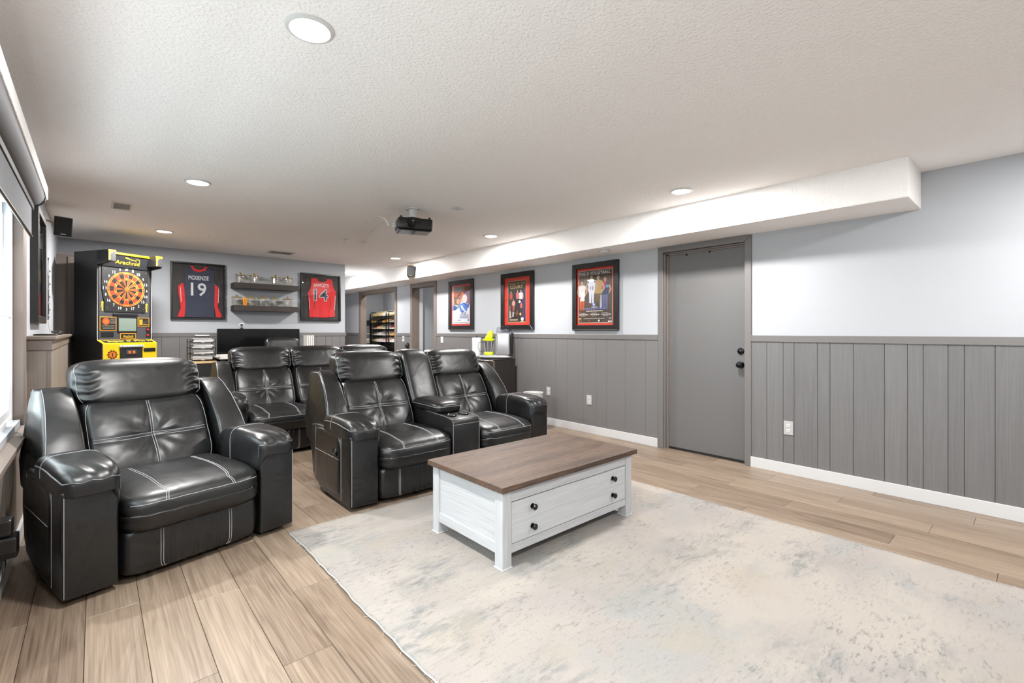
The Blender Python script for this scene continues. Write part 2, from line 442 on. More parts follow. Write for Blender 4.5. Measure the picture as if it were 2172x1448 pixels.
# ---- right wall, with a closed door, a doorway and the shoe closet opening
D1 = (1.80, 2.645); D2 = (7.10, 7.85); D3 = (8.55, 10.16); DH = 2.045
m = MB()
for a, b in ((YB, D1[0]), (D1[1], D2[0]), (D2[1], D3[0]), (D3[1], YE)): m.box(XR, XR+T, a, b, 0, HC)
for a, b in (D1, D2, D3): m.box(XR, XR+T, a, b, DH, HC)
m.box(XR+T-.015, XR+T, D1[0]-.02, D1[1]+.02, 0, DH)  # unseen panel behind the door, added to stop light leaking under it
wr = struct(m.build('wall_right', 'wall_paint'), 'pale blue-gray wall above gray wainscot boards')
m = MB()
for a, b in ((YB, D1[0]-.05), (D1[1]+.05, D2[0]-.07), (D2[1]+.07, D3[0]-.07), (D3[1]+.07, YE)):
    if b > a: m.box(XR-.016, XR+.01, a, b, 1.135, 1.192, .003)
struct(m.build('trim_1', 'trim_gray'), 'gray chair rail along the right wall')
def boards(edges, wall_obj, X0, X1, z0, z1, mt, name='wainscot_board', g=.0011):
    for a, b in zip(edges, edges[1:]):
        MB().box(X0, X1, a+g, b-g, z0, z1, .0016, 1).build(name, mt, wall_obj)
edY = [D1[0]-.05-.002, 1.616, 1.483, 1.398, 1.224, 1.136, .979, .783, .650, .562, .430, .347, .2, .0, -.16, -.40, -.62, -.78, -1.0, -1.2, -1.45, -1.62, -1.9, -2.1, YB]
boards(edY[::-1], wr, XR-.008, XR+.01, .09, 1.137, 'plank_gray')
def ragged(a, b, r):
    e = [a]
    while e[-1] < b - .22: e.append(e[-1] + r.choice((.10, .15, .2, .2, .26)))
    return e + [b]
boards(ragged(D1[1]+.05, D2[0]-.07, random.Random(3)), wr, XR-.008, XR+.01, .09, 1.137, 'wainscot', g=.0005)
boards([D2[1]+.07, 8.2, D3[0]-.07], wr, XR-.008, XR+.01, .09, 1.137, 'wainscot')
boards([D3[1]+.07, 10.5, 10.75, 10.95, 11.3, YE], wr, XR-.008, XR+.01, .09, 1.137, 'wainscot')
m = MB()
for a, b in ((YB, D1[0]-.05), (D1[1]+.05, D2[0]-.07), (D2[1]+.07, D3[0]-.07), (D3[1]+.07, YE)):
    m.box(XR-.02, XR, a, b, 0, .092, .002)
struct(m.build('baseboard_right', 'white_trim'), 'white baseboard along the right wall')
# backing behind the wainscot boards so that the joints read dark
# ---- far wall
wf = struct(MB().box(XL-T, XC, YF, YF+T, 0, HC).box(XC-T, XC, YF+T, YE, 0, HC).build('wall_far', 'wall_paint'), 'pale blue-gray far wall above gray wainscot')
struct(MB().box(XL, XC+.016, YF-.018, YF+.01, 1.15, 1.207, .003).box(XC-.01, XC+.016, YF, YE, 1.15, 1.207, .003).build('trim_2', 'trim_gray'), 'gray chair rail on the far wall')
r5 = random.Random(5)
ed = ragged(XL, XC, r5)
for a, b in zip(ed, ed[1:]): MB().box(a+.001, b-.001, YF-.009, YF+.01, .09, 1.152, .0016, 1).build('wainscot_board', 'wainscot', wf)
struct(MB().box(XL, XC, YF-.02, YF, 0, .092, .002).build('baseboard_far', 'white_trim'), 'white baseboard below the far wall')
struct(MB().box(XC-T, XR+T, YE, YE+T, 0, HC).build('wall_passage', 'wall_paint'), 'pale wall at the end of the passage')
struct(MB().box(XL-T, XR+T, YB-T, YB, 0, HC).build('wall_back', 'wall_paint'), 'pale wall behind the viewer')
# ---- left wall with the window
WY0, WY1, WZ0, WZ1 = -1.1, 4.15, .69, 2.03
m = MB()
m.box(XL-T, XL, YB, WY0, 0, HC).box(XL-T, XL, WY1, YF+T, 0, HC).box(XL-T, XL, WY0, WY1, 0, WZ0).box(XL-T, XL, WY0, WY1, WZ1, HC)
wl = struct(m.build('wall_left', 'wall_paint'), 'left wall, white above and gray boards, warm light in their colour, below the window')
boards(ragged(YB, 4.43, random.Random(11)), wl, XL-.01, XL+.006, .09, .60, 'plank_warm_lit')
boards([WY1+.10, 4.43], wl, XL-.01, XL+.006, .60, 2.03, 'plank_warm_lit')
struct(MB().box(XL, XL+.02, YB, 4.43, 0, .092, .003).build('baseboard_left', 'white_trim'), 'white baseboard below the window')
struct(MB().box(XL-.10, XL+.014, WY1-.012, WY1+.10, .60, 2.1, .002).box(XL-.10, XL+.014, WY0-.1, WY0+.012, .60, 2.1, .002).build('trim_3', 'trim_brown'), 'gray-brown casing beside the window')
struct(MB().prism([(XL-.10, .655), (XL+.012, .655), (XL+.045, .63), (XL+.045, .605), (XL+.014, .59), (XL-.05, .59)], WY0-.1, WY1+.12, 'y').build('trim_4', 'trim_brown'), 'gray-brown sloping window sill')
struct(MB().box(XL-.02, XL+.105, YB, 4.44, 2.112, 2.195, .004).build('trim_5', 'ceiling_paint'), 'white textured ledge above the roller shade')
win = struct(empty('window_1'), 'white vinyl double-hung window, lengthened unseen for daylight, with a gray roller shade')
xw = XL - .032
uw = (WY1 - WY0 - .03)/5; units = [(WY0 + .015 + k*uw, WY0 + .015 + (k+1)*uw) for k in range(5)]  # units out of view were added to let in more daylight
for a, b in units:
    m = MB()
    m.box(xw-.07, xw, a, a+.05, WZ0-.03, WZ1, .004).box(xw-.07, xw, b-.05, b, WZ0-.03, WZ1, .004)
    m.box(xw-.07, xw, a+.05, b-.05, WZ0-.03, WZ0+.03, .004).box(xw-.07, xw, a+.05, b-.05, WZ1-.04, WZ1, .004)
    m.build('window_frame', 'vinyl', win)
    MB().box(xw-.03, xw-.006, a+.05, a+.09, WZ0+.03, 1.34, .003).box(xw-.03, xw-.006, b-.09, b-.05, WZ0+.03, 1.34, .003).box(xw-.03, xw-.006, a+.09, b-.09, WZ0+.03, WZ0+.08, .003).box(xw-.03, xw+.002, a+.05, b-.05, 1.31, 1.365, .004).build('lower_sash', 'vinyl', win)
    MB().box(xw-.055, xw-.035, a+.05, a+.085, 1.34, WZ1-.04, .003).box(xw-.055, xw-.035, b-.085, b-.05, 1.34, WZ1-.04, .003).build('upper_sash', 'vinyl', win)
    MB().box(xw-.02, xw-.016, a+.08, b-.08, WZ0+.06, 1.33).build('pane', 'window_glass', win)
    MB().box(xw-.048, xw-.044, a+.08, b-.08, 1.34, WZ1-.03).build('pane', 'window_glass', win)
# corrugated window well outside
m = MB()
pts = [(-1.45 + .022*math.sin(k*1.05), -1.6 + k*.0275) for k in range(0, 230)]
def wellfn(u, v):
    i = min(len(pts)-1, int(round(u*(len(pts)-1)))); return (pts[i][0], pts[i][1], .0 + v*1.15)
m.grid(wellfn, len(pts)-1, 1)
struct(m.build('window_well', 'well_metal', smooth=True), 'corrugated metal well outside the window')
# ---- roller shade
t = empty('roller_shade', (XL, 2.6, 1.8), 0, 'charcoal roller shade with gray rounded cassette above the window', 'window shade')
y0, y1 = WY0-.1-2.6, 4.17-2.6
prof = [(.0, .235), (.0, .312), (.085, .312), (.10, .30)] + [(.098 - .035*(1-math.cos(a)), .27 - .03 + .03*math.cos(a)*1.0 - .02*math.sin(a)) for a in [k*.26 for k in range(1, 7)]] + [(.04, .215)]
MB().prism([(.004, .20), (.004, .312), (.088, .312), (.102, .296), (.106, .272), (.10, .25), (.086, .228), (.066, .214), (.04, .208)], y0, y1-.012, 'y').build('cassette', 'cassette_gray', t, True, angle=40)
MB().prism([(.002, .175), (.002, .314), (.09, .314), (.108, .30), (.112, .27), (.106, .244), (.09, .222), (.05, .196)], y1-.012, y1, 'y', .002, 1).build('end_cap', 'black_plastic', t)
MB().box(.04, .06, y0, y1-.03, .178, .215, .004).build('roller_gap', 'black_matte', t)
MB().box(.0505, .0535, y0, y1-.10, .012, .20).build('fabric', 'shade_fabric', t)
MB().lathe([(.008, y0), (.008, y1-.095)], (.052, 0, .006), 10, 'y').build('hem_bar', 'dark_metal', t, True, angle=40)
# ---- knee wall with ledge on the left, and boxed corner behind the dart machine
KX = -.224; KY0, KY1 = 4.43, 7.6
kn = struct(MB().box(XL-.02, KX-.006, KY0+.006, KY1, 0, 1.15).build('wall_knee', 'trim_brown'), 'half-height boxed ledge wall under the hanging poster')
MB().box(XL, KX-.02, KY0-.004, KY0+.01, .0, 1.12, .002).build('board', 'plank_warm_lit', kn)
MB().box(KX-.022, KX, KY0-.006, KY0+.03, .0, 1.12, .002).build('corner_board', 'trim_brown', kn)
yy = KY0+.03
while yy < KY1-.05:
    e = min(KY1, yy + .4); MB().box(KX-.01, KX-.002, yy+.002, e-.002, .0, 1.12, .002).build('board', 'plank_warm_lit', kn); yy = e
MB().box(XL-.02, KX+.006, KY0-.016, KY1, 1.10, 1.172, .004).build('apron', 'trim_brown', kn)
MB().box(XL-.02, KX+.028, KY0-.036, KY1, 1.172, 1.198, .005).build('cap', 'trim_brown', kn)
kc = struct(MB().box(XL-.02, -.05, 7.6, YF+.02, 0, 2.13).build('wall_corner_box', 'trim_brown'), 'gray-brown boxed-in corner left of the dart machine')
MB().box(XL+.10, -.05, 7.585, 7.6, .2, 2.11, .003).build('board', 'plank_warm_lit', kc)

# ---- door 1 (closed gray slab) and casings
d = struct(empty('door_1', (XR, D1[0], 0)), 'closed flat gray door with black knob and deadbolt')
dw = D1[1]-D1[0]
MB().box(.045, .085, .004, dw-.035, .016, 2.03, .003).build('slab', 'door_gray', d)
MB().box(.04, .05, .004, dw-.035, .001, .024).build('door_sweep', 'black_matte', d)
MB().box(.0, .10, dw-.032, dw, 0, DH, .002).box(.0, .10, -.01, .002, 0, DH, .002).box(.0, .10, 0, dw, 2.034, DH+.01, .002).build('jamb', 'trim_gray', d)
MB().box(.028, .05, dw-.05, dw-.032, 0, 2.034).box(.028, .05, 0, dw, 2.02, 2.034).build('door_stop', 'trim_brown', d)
def knob(z, big):
    prof = [(.0, -.058), (.018, -.057), (.027, -.048), (.028, -.038), (.02, -.024), (.012, -.016), (.012, -.008), (.032, -.006), (.034, 0)] if big else [(0, -.022), (.016, -.021), (.019, -.012), (.027, -.010), (.031, -.004), (.032, 0)]
    return MB().lathe(prof, (.045, .062, z), 24, 'x').build('knob' if big else 'deadbolt', 'black_gloss', d, True, angle=35)
knob(.915, True); knob(1.042, False)
for yy in (.36, .60): MB().box(.036, .047, yy-.009, yy+.009, 2.0, 2.03, .003).build('bumper', 'black_matte', d)
def casing(name, y0, y1, mt, w_, label, top=2.108):
    m = MB()
    m.prism([(y0-w_, 0), (y0, 0), (y0, top-w_), (y0-w_, top)], XR-.018, XR+.004, 'x', .003, 1)
    m.prism([(y1, 0), (y1+w_, 0), (y1+w_, top), (y1, top-w_)], XR-.018, XR+.004, 'x', .003, 1)
    m.prism([(y0-w_, top), (y0, top-w_), (y1, top-w_), (y1+w_, top)], XR-.018, XR+.004, 'x', .003, 1)
    return struct(m.build(name, mt), label)
casing('trim_6', D1[0]+.004, D1[1]-.012, 'trim_gray', .058, 'gray mitred casing around the closed door')
casing('trim_7', D2[0], D2[1], 'trim_brown', .075, 'gray-brown casing around the narrow doorway', 2.112)
casing('trim_8', D3[0], D3[1], 'trim_brown', .08, 'gray-brown casing around the shoe closet opening', 2.112)
struct(MB().box(XR-.004, XR+T+.004, D2[1]-.012, D2[1], 0, DH).box(XR-.004, XR+T+.004, D2[0], D2[0]+.012, 0, DH).box(XR-.004, XR+T+.004, D2[0], D2[1], DH-.012, DH).build('trim_9', 'trim_brown'), 'brown jamb lining the narrow doorway')
struct(MB().box(XR-.004, XR+T+.004, D3[1]-.012, D3[1], 0, DH).box(XR-.004, XR+T+.004, D3[0], D3[0]+.012, 0, DH).box(XR-.004, XR+T+.004, D3[0], D3[1], DH-.012, DH).build('trim_10', 'trim_brown'), 'brown jamb lining the shoe closet opening')
# rooms beyond the openings
struct(MB().box(5.42, 5.5, 8.02, 11.1, 0, HC).box(XR+T, 5.42, 11.0, 11.1, 0, HC).box(XR+T, 5.42, 8.02, 8.10, 0, HC).build('wall_closet', 'wall_paint'), 'gray-blue walls inside the shoe closet')
struct(MB().box(5.5, 5.58, 6.5, 8.02, 0, HC).box(XR+T, 5.5, 6.4, 6.5, 0, HC).box(XR+T, 5.5, 7.94, 8.02, 0, HC).build('wall_doorway', 'wall_paint'), 'gray-blue wall beyond the narrow doorway')
struct(MB().box(XR+T+.02, XR+T+.10, 7.85, 7.94, 0, 2.05, .004).build('trim_11', 'white_trim'), 'white trim inside the narrow doorway')
m = MB()
for a, b in ((YB, D1[0]-.05), (D1[1]+.05, D2[0]-.07), (D2[1]+.07, D3[0]-.07), (D3[1]+.07, YE)): m.box(XR-.002, XR+.005, a, b, .05, 1.14)
m.build('groove_backing', 'groove_gray', wr)
MB().box(XL, XC-.001, YF-.002, YF+.005, .05, 1.155).build('groove_backing', 'groove_gray', wf)
MB().box(XL-.005, XL+.001, YB, 4.43, .05, .60).build('groove_backing', 'groove_gray', wl)

# ================================================================== RECLINERS
ARM, SLOPE = .212, .55
def stitch_obj(lines, parent, name='stitching', r=.0012, mt='stitch'):
    for l in lines: MB().tube(l, r, 4).build(name, mt, parent)
def add_arm(root, x0, side, W_):
    """side -1: outer face at x0 (left arm); +1: outer face at x0+ARM"""
    x1 = x0 + ARM; xo, xi = (x0, x1) if side < 0 else (x1, x0)
    prof = [(.0, .03), (.0, .515), (.62, .515), (.76, .50), (.768, .30), (.735, .13), (.66, .07), (.50, .03)]
    arm = MB().prism(prof, x0+.004, x1-.004, 'x', .014, 3).build('arm', 'leather', root, True, angle=38)
    def dz(p, q):
        s = (p.y - .27)/.30
        p.z -= .030*max(0, s)**2 + .028*max(0, -s)**2.2
        if q[1] < -.3 and q[2] > -.2: p.z += .0035*math.sin(p.x*95 + p.y*40)*min(1, (-q[1]-.3)*2)
        # only the inner side of the pad drapes down towards the seat
        inn = max(0.0, min(1.0, (q[0]*(-side) - .55)/.35)) * max(0.0, min(1.0, (q[1]+.97)/.10))
        zmin = .492 - .11*inn
        if p.z < zmin: p.z = zmin + (p.z - zmin)*.02
        p.x += -side*.012*max(0, q[0]*(-side))
        return p
    pad = Cushion(((x0+x1)/2, .262, .50), (ARM/2+.004, .290, .125), 5.0, dz)
    mp = MB(); pad.mesh(mp, 24, 34, 26); po = mp.build('arm_pad', 'leather', arm, True)
    so = side
    stitch_obj([pad.line([(so, .75, .62), (so, -1, .62), (-so, -1, .62), (-so, -1, .0)], .0015, 22)], po, 'piping', .0035, 'piping')
    stitch_obj([pad.line([(so, .25, .2), (so, .25, 1), (-so, .25, 1), (-so, .25, -.9)], .0008, 12)], po)
    stitch_obj([[(xo - .012*side*-1 if False else xo - side*.013, -.0015, .045), (xo - side*.013, -.0015, .49)],
                [(xo + side*-.003, .16, .05), (xo + side*-.003, .16, .49)], [(xo + side*-.003, .66, .12), (xo + side*-.003, .66, .49)]], arm)
    # quilted outer side panel
    sp = Cushion((xo - side*.006, .41, .285), (.012, .245, .215), 8)
    ms = MB(); sp.mesh(ms, 4, 12, 12); ms.build('side_panel', 'leather', arm, True)
    stitch_obj([[(xo + side*.0068, .18, .33), (xo + side*.0068, .64, .33)]], arm)
    # wing beside the backrest
    wp = [(.46, .40), (.50, .54), (.565, .67), (.665, .79), (.775, .875), (.83, .900), (.96, .895), (1.01, .84), (1.0, .50), (.95, .36), (.74, .34)]
    a, b = (x0+.024, x1-.002) if side < 0 else (x0+.002, x1-.024)
    mw = MB().prism(wp, a, b, 'x', .016, 3)
    tap = lambda z: .05*max(0, z-.5)/.4
    for v in mw.bm.verts:
        if (v.co.x - (a+b)/2)*side > 0: v.co.x -= side*tap(v.co.z)
    wing = mw.build('wing', 'leather', root, True, angle=38)
    we = (a+.013) if side < 0 else (b-.013)
    stitch_obj([[(we - side*tap(z), y-.002, z+.0018) for y, z in wp[:6]]], wing)
def add_seat(root, x0, x1):
    xc, hw = (x0+x1)/2, (x1-x0)/2
    def ds(p, q):
        if q[2] > 0: p.z += .012*(1-q[0]**2)*max(0, 1-abs(p.y-.28)/.4); p.z -= .018*max(0, (.16-p.y)/.2)
        if q[1] < -.4: p.y -= .022*(1-q[0]**4)*max(0, 1-q[2]**2); p.z += .002*math.sin(p.x*60)*(1-abs(q[2]))
        e = abs(q[0])
        if e > .8 and q[1] < -.5: p.y += .006*math.sin(p.z*150)*(e-.8)*5
        return p
    seat = Cushion((xc, .285, .342), (hw+.002, .338, .108), 6.5, ds)
    ms = MB(); seat.mesh(ms, 30, 24, 18); so = ms.build('seat_cushion', 'leather', root, True)
    L_ = [seat.line([(-1, -1, .62), (1, -1, .62)], .0008, 36)]
    for c in (-.48, .48):
        for dlt in (-.016, .016): L_.append(seat.line([(c*1.0+dlt, .6, 1), (c+dlt, -1, 1), (c+dlt, -1, .64)], .0008, 16))
    stitch_obj(L_, so)
    def df(p, q):
        if q[1] < 0:
            g = max(0, 1 - (abs(p.x-xc)/(hw*.5))**4)
            p.y += .0045*math.sin((p.x-xc)*150 + 1.5*math.sin(p.z*9))*g*(.35+.65*abs(q[2]))
            p.y -= .010*(1-q[0]**2)*(1-q[2]**2)
        return p
    fr = Cushion((xc, .062, .150), (hw-.004, .062, .122), 7, df)
    mf = MB(); fr.mesh(mf, 60, 4, 16); fo = mf.build('footrest', 'leather', root, True)
    L_ = []
    for c in (-.5, .5):
        for dlt in (-.018, .018): L_.append(fr.line([(c+dlt, -1, .97), (c+dlt, -1, -.97)], .001, 14))
    stitch_obj(L_, fo)
    # backrest: leaning, tufted
    zc = .615
    def db(p, q):
        lz = p.z
        front = max(0, -q[1])
        if front > .3:
            dx, dz_ = (p.x-xc)/hw, (lz-zc+.01)/.21
            r2 = dx*dx*1.2 + dz_*dz_
            dep = .030*math.exp(-r2*7) + .009*math.exp(-(dx/.045)**2) + .008*math.exp(-(dz_/.07)**2)
            rad = .0035*math.sin(9*math.atan2(dz_, dx))*math.exp(-((math.sqrt(r2)-.35)/.22)**2)
            p.y += (dep + rad)*min(1, (front-.3)*3)
            p.y -= .022*(1-min(1, dx*dx))*(1-min(1, dz_*dz_))
        p.y += (lz - .42)*SLOPE
        return p
    bk = Cushion((xc, .612, zc), (hw+.0, .11, .235), 5, db)
    mb_ = MB(); bk.mesh(mb_, 40, 6, 34); bo = mb_.build('backrest', 'leather', root, True)
    L_ = []
    for dlt in (-.018, .018):
        L_.append(bk.line([(dlt, -1, .95), (dlt, -1, -.97)], .0015, 30)); L_.append(bk.line([(-.97, -1, dlt*2-.03), (.97, -1, dlt*2-.03)], .0015, 30))
    for s_ in (-1, 1): L_.append(bk.line([(s_, -.90, .95), (s_, -.90, -.95)], .001, 20))
    stitch_obj(L_, bo)
    def dh(p, q):
        e = abs(q[0])
        if e > .62:
            gth = min(1, (e-.62)*4)*(1-max(0, e-.93)*10)
            if q[1] < .3: p.y += .0062*math.sin(p.z*118 + 1.2*math.sin(p.x*40))*gth*max(0, -q[1]+.3)
        p.y -= .012*(1-q[0]**2)*max(0, -q[1])
        p.y += (p.z - .42)*.36
        return p
    hd = Cushion((xc, .70, .918), (hw+.002, .122, .136), 4.3, dh)
    mh = MB(); hd.mesh(mh, 52, 14, 40); ho = mh.build('headrest', 'leather', root, True)
    stitch_obj([hd.line([(s_, -.72, -.85), (s_, -.72, .4), (s_, -.35, .95)], .0012, 18) for s_ in (-1, 1)], ho)
def add_console(root, x0, x1):
    xc, hw = (x0+x1)/2, (x1-x0)/2
    co = MB().prism([(.0, .03), (.0, .50), (.012, .525), (.10, .538), (.62, .56), (.62, .03)], x0+.004, x1-.004, 'x', .008, 2).build('console', 'leather', root, True, angle=38)
    for s_ in (-1, 1):
        cx, cy = xc + s_*.062, .13
        MB().lathe([(.046, .0), (.048, .006), (.042, .009), (.037, .004), (.036, -.002)], (cx, cy, .5392), 24, cap=False).build('cup_holder', 'black_gloss', co, True)
        MB().lathe([(.0, 0), (.0365, 0), (.0365, .002)], (cx, cy, .5400), 20).build('cup_well', 'black_matte', co)
    stitch_obj([[(x0+.014, -.001, .04), (x0+.014, -.001, .50), (x0+.014, .012, .528), (x0+.014, .10, .54), (x0+.014, .60, .562)],
                [(x1-.014, -.001, .04), (x1-.014, -.001, .50), (x1-.014, .012, .528), (x1-.014, .10, .54), (x1-.014, .60, .562)],
                [(x0+.014, -.0015, .485), (x1-.014, -.0015, .485)]], co)
    def dc(p, q):
        p.z += .012*(1-q[0]**2)*max(0, q[2]) - .012*max(0, (.36-p.y)/.15)
        return p
    pd = Cushion((xc, .46, .588), (hw-.002, .235, .046), 4.5, dc)
    mp = MB(); pd.mesh(mp, 16, 20, 10); po = mp.build('console_pad', 'leather', co, True)
    stitch_obj([pd.line([(-1, .9, .3), (-1, -1, .3), (1, -1, .3), (1, .9, .3)], .001, 14)], po)
    def db(p, q): p.y += (p.z-.42)*SLOPE*.85; return p
    bk = Cushion((xc, .625, .79), (hw+.004, .11, .268), 5, db)
    mb_ = MB(); bk.mesh(mb_, 16, 8, 24); bo = mb_.build('console_back', 'leather', root, True)
    stitch_obj([bk.line([(s_, -.88, .97), (s_, -.88, -.97)], .001, 24) for s_ in (-1, 1)], bo)
def recliner(name, sections, loc, rz, label, cat, lever=False):
    root = empty(name, loc, rz, label, cat)
    tot = sum(ARM if s[0] == 'arm' else s[1] for s in sections); x = -tot/2 if rz else 0
    X0 = x
    for i, s in enumerate(sections):
        wd = ARM if s[0] == 'arm' else s[1]
        if s[0] == 'arm': add_arm(root, x, -1 if i == 0 else 1, wd)
        elif s[0] == 'seat': add_seat(root, x, x+wd)
        else: add_console(root, x, x+wd)
        x += wd
    MB().box(X0+.05, x-.05, .12, .80, .035, .30, .01).build('base', 'black_matte', root)
    MB().prism([(.74, .12), (.88, .45), (.98, .87), (1.0, .90), (1.06, .88), (1.06, .30), (.92, .12)], X0+.08, x-.08, 'x', .015, 2).build('back_panel', 'leather', root, True, angle=38)
    for fx in (X0+.10, x-.10):
        for fy in (.10, .70): MB().lathe([(.022, 0), (.026, .008), (.018, .03), (.018, .04)], (fx, fy, 0), 14).build('foot', 'black_plastic', root, True, angle=40)
    if lever:
        lv = MB().lathe([(.0, -.010), (.016, -.010), (.018, -.006), (.02, -.004), (.027, -.004), (.031, -.009), (.034, -.006), (.034, .004)], (X0-.006, .235, .375), 22, 'x').build('recline_handle', 'black_gloss', root, True, angle=40)
    return root
recliner('recliner_armchair', [('arm',), ('seat', .656), ('arm',)], (.407, 2.985, 0), R(13.5), 'single black leather recliner armchair near the window with white stitching', 'armchair')
recliner('reclining_loveseat', [('arm',), ('seat', .61), ('console', .285), ('seat', .59), ('arm',)], (1.276, 3.078, 0), 0, 'black leather reclining loveseat with a cup holder console behind the coffee table', 'loveseat', True)
recliner('reclining_sofa', [('arm',), ('seat', .615), ('seat', .615), ('seat', .615), ('arm',)], (.875, 5.0, 0), 0, 'black leather three-seat reclining sofa in the row behind the loveseat', 'sofa')

# ================================================================== RUG
RX0, RX1, RY0, RY1 = .885, 3.285, -.62, 3.035
r8 = random.Random(8)
def wob(s, k): return .003*math.sin(s*5.1+k) + .0025*math.sin(s*13.7+2*k) + .002*math.sin(s*41+k)
def rugtop(u, v):
    x = RX0 + (RX1-RX0)*u; y = RY0 + (RY1-RY0)*v
    x += wob(y, 1)*(1-u) + wob(y, 4)*u; y += wob(x, 2)*v
    ed = min(u*(RX1-RX0), (1-u)*(RX1-RX0), v*(RY1-RY0), (1-v)*(RY1-RY0))
    return (x, y, .004 + .009*min(1, ed/.008) + .0006*math.sin(x*31)*math.sin(y*27))
m = MB()
us = [0, .002, .004] + [k/60 for k in range(1, 60)] + [.996, .998, 1]; vs = [0, .002] + [k/80 for k in range(1, 80)] + [.998, 1]
vv = [[m.v(rugtop(a, b)) for b in vs] for a in us]
for i in range(len(us)-1):
    for j in range(len(vs)-1): m.bm.faces.new((vv[i][j], vv[i+1][j], vv[i+1][j+1], vv[i][j+1]))
rug = m.build('area_rug', 'rug_pile', None, True)
tag(rug, 'large distressed cream and gray area rug under the coffee table', 'rug')
for side in range(2):
    pts = [(rugtop(side, v/160)[0] + (-.002 if side == 0 else .002), rugtop(side, v/160)[1], .005) for v in range(161)]
    MB().tube(pts, .0034, 5).build('bound_edge', 'outlet_gray', rug, True)
m = MB()
for k in range(110):
    side = r8.random() < .5; v = r8.uniform(.02, .995)
    p = rugtop(0 if side else 1, v); d_ = -1 if side else 1; l = r8.uniform(.006, .02)
    m.tube([(p[0], p[1], .006), (p[0]+d_*l*.6, p[1]+r8.uniform(-.01, .01), .006), (p[0]+d_*l, p[1]+r8.uniform(-.015, .015), .002)], .0007, 3)
fo = m.build('loose_threads', 'paper', rug); fo['kind'] = 'stuff'

# ================================================================== COFFEE TABLE
RT = .0135
t = empty('coffee_table', (1.54, 1.808, RT), 0, 'white-washed coffee table with brown wooden lift top and black knobs', 'coffee table')
W_, D_ = 1.127, .655; lg = .062; zt = .402
for a in (0, W_-lg):
    for b in (0, D_-lg): 
        lo = MB().box(a, a+lg, b, b+lg, 0.006, zt, .003).build('leg', 'white_wash_z', t)
        MB().box(a-.004, a+lg+.004, b-.004, b+lg+.004, 0, .006, .001).build('foot_pad', 'white_plastic', lo)
for (b0, b1) in ((.016, .03), (D_-.03, D_-.016)):
    MB().box(lg, W_-lg, b0, b1, .08, zt).build('panel_core', 'white_wash', t)
MB().box(lg, W_-lg, .006, .016, .335, zt, .001).build('front_rail', 'white_wash', t)
dr = MB().box(lg+.004, W_-lg-.004, .004, .016, .118, .331, .002).build('drawer_front', 'white_wash', t)
MB().box(lg+.01, W_-lg-.01, .0033, .0042, .2235, .2250).build('groove', 'outlet_gray', dr)
MB().box(lg, W_-lg, .006, .016, .07, .114, .001).build('bottom_rail', 'white_wash', t)
MB().box(lg+.001, W_-lg-.001, .010, .017, .110, .336).build('reveal', 'dark_gap', t)
for kx in (.215, .925):
    for kz in (.172, .278):
        MB().lathe([(0, -.030), (.012, -.0295), (.0165, -.025), (.0165, -.020), (.008, -.013), (.007, -.006), (.0145, -.003), (.015, 0)], (kx, .004, kz), 20, 'y').build('knob', 'black_gloss', dr, True, angle=40)
for xa, xb, xi in ((.004, .016, .012), (W_-.016, W_-.004, W_-.024)):
    MB().box(xi, xi+.012, lg, D_-lg, .08, zt).build('side_panel', 'white_wash_y', t)
    MB().box(xa, xb+.008, lg, D_-lg, .07, .125, .002).build('side_rail', 'white_wash_y', t)
MB().box(lg*.5, W_-lg*.5, lg*.5, D_-lg*.5, .075, .085).build('bottom_panel', 'white_wash', t)
MB().box(-.025, W_+.025, -.028, D_+.022, zt, zt+.031, .0025).build('table_top', 'table_wood', t)

# ================================================================== CEILING FITTINGS
LIGHTS = [(.61, 1.845, 'nearest bright recessed ceiling light at the top of the picture'), (.59, 4.315, 'recessed ceiling light above the dart machine aisle, middle of the left row'),
          (.59, 6.695, 'small recessed ceiling light in front of the dart machine'), (3.59, 1.955, 'recessed ceiling light beside the soffit, left of the gray door'),
          (3.57, 4.405, 'recessed ceiling light right of the projector by the soffit'), (3.53, 6.74, 'recessed ceiling light next to the soffit-mounted speaker'),
          (3.63, 9.0, 'recessed ceiling light half hidden in the passage behind the far wall'),
          (.60, -.62, 'recessed ceiling light behind the viewer on the window side'), (3.59, -.55, 'recessed ceiling light behind the viewer on the door side')]
LIGHTS += [(4.95, 9.75, 'ceiling light inside the shoe closet, hidden above the opening'), (5.02, 7.05, 'ceiling light in the room beyond the narrow doorway, hidden from view')]
ring_me = lens_me = None
for x, y, lb in LIGHTS:
    t = empty('recessed_light', (x, y, HC), 0, lb, 'ceiling light', 'recessed ceiling lights')
    if ring_me is None:
        ring_me = MB().lathe([(.074, -.010), (.080, -.009), (.088, -.004), (.089, 0), (.070, 0), (.072, -.009), (.074, -.010)], n=40, cap=False).build('trim_ring', 'white_plastic', t, True, angle=40).data
        lens_me = MB().lathe([(0, -.009), (.05, -.0088), (.0725, -.006), (.0725, -.001)], n=32).build('lens', 'lamp_lens', t, True).data
    else: link('trim_ring', ring_me, t); link('lens', lens_me, t)
    ld = bpy.data.lights.new('lamp', 'AREA'); ld.shape = 'DISK'; ld.size = .145; ld.energy = LAMP_W * (1 if x < 4.5 else .22 if y > 8 else .06); ld.color = (1.0, .985, .965)
    lo = bpy.data.objects.new('lamp', ld); COL.objects.link(lo); lo.parent = t; lo.location = (0, 0, -.0115)
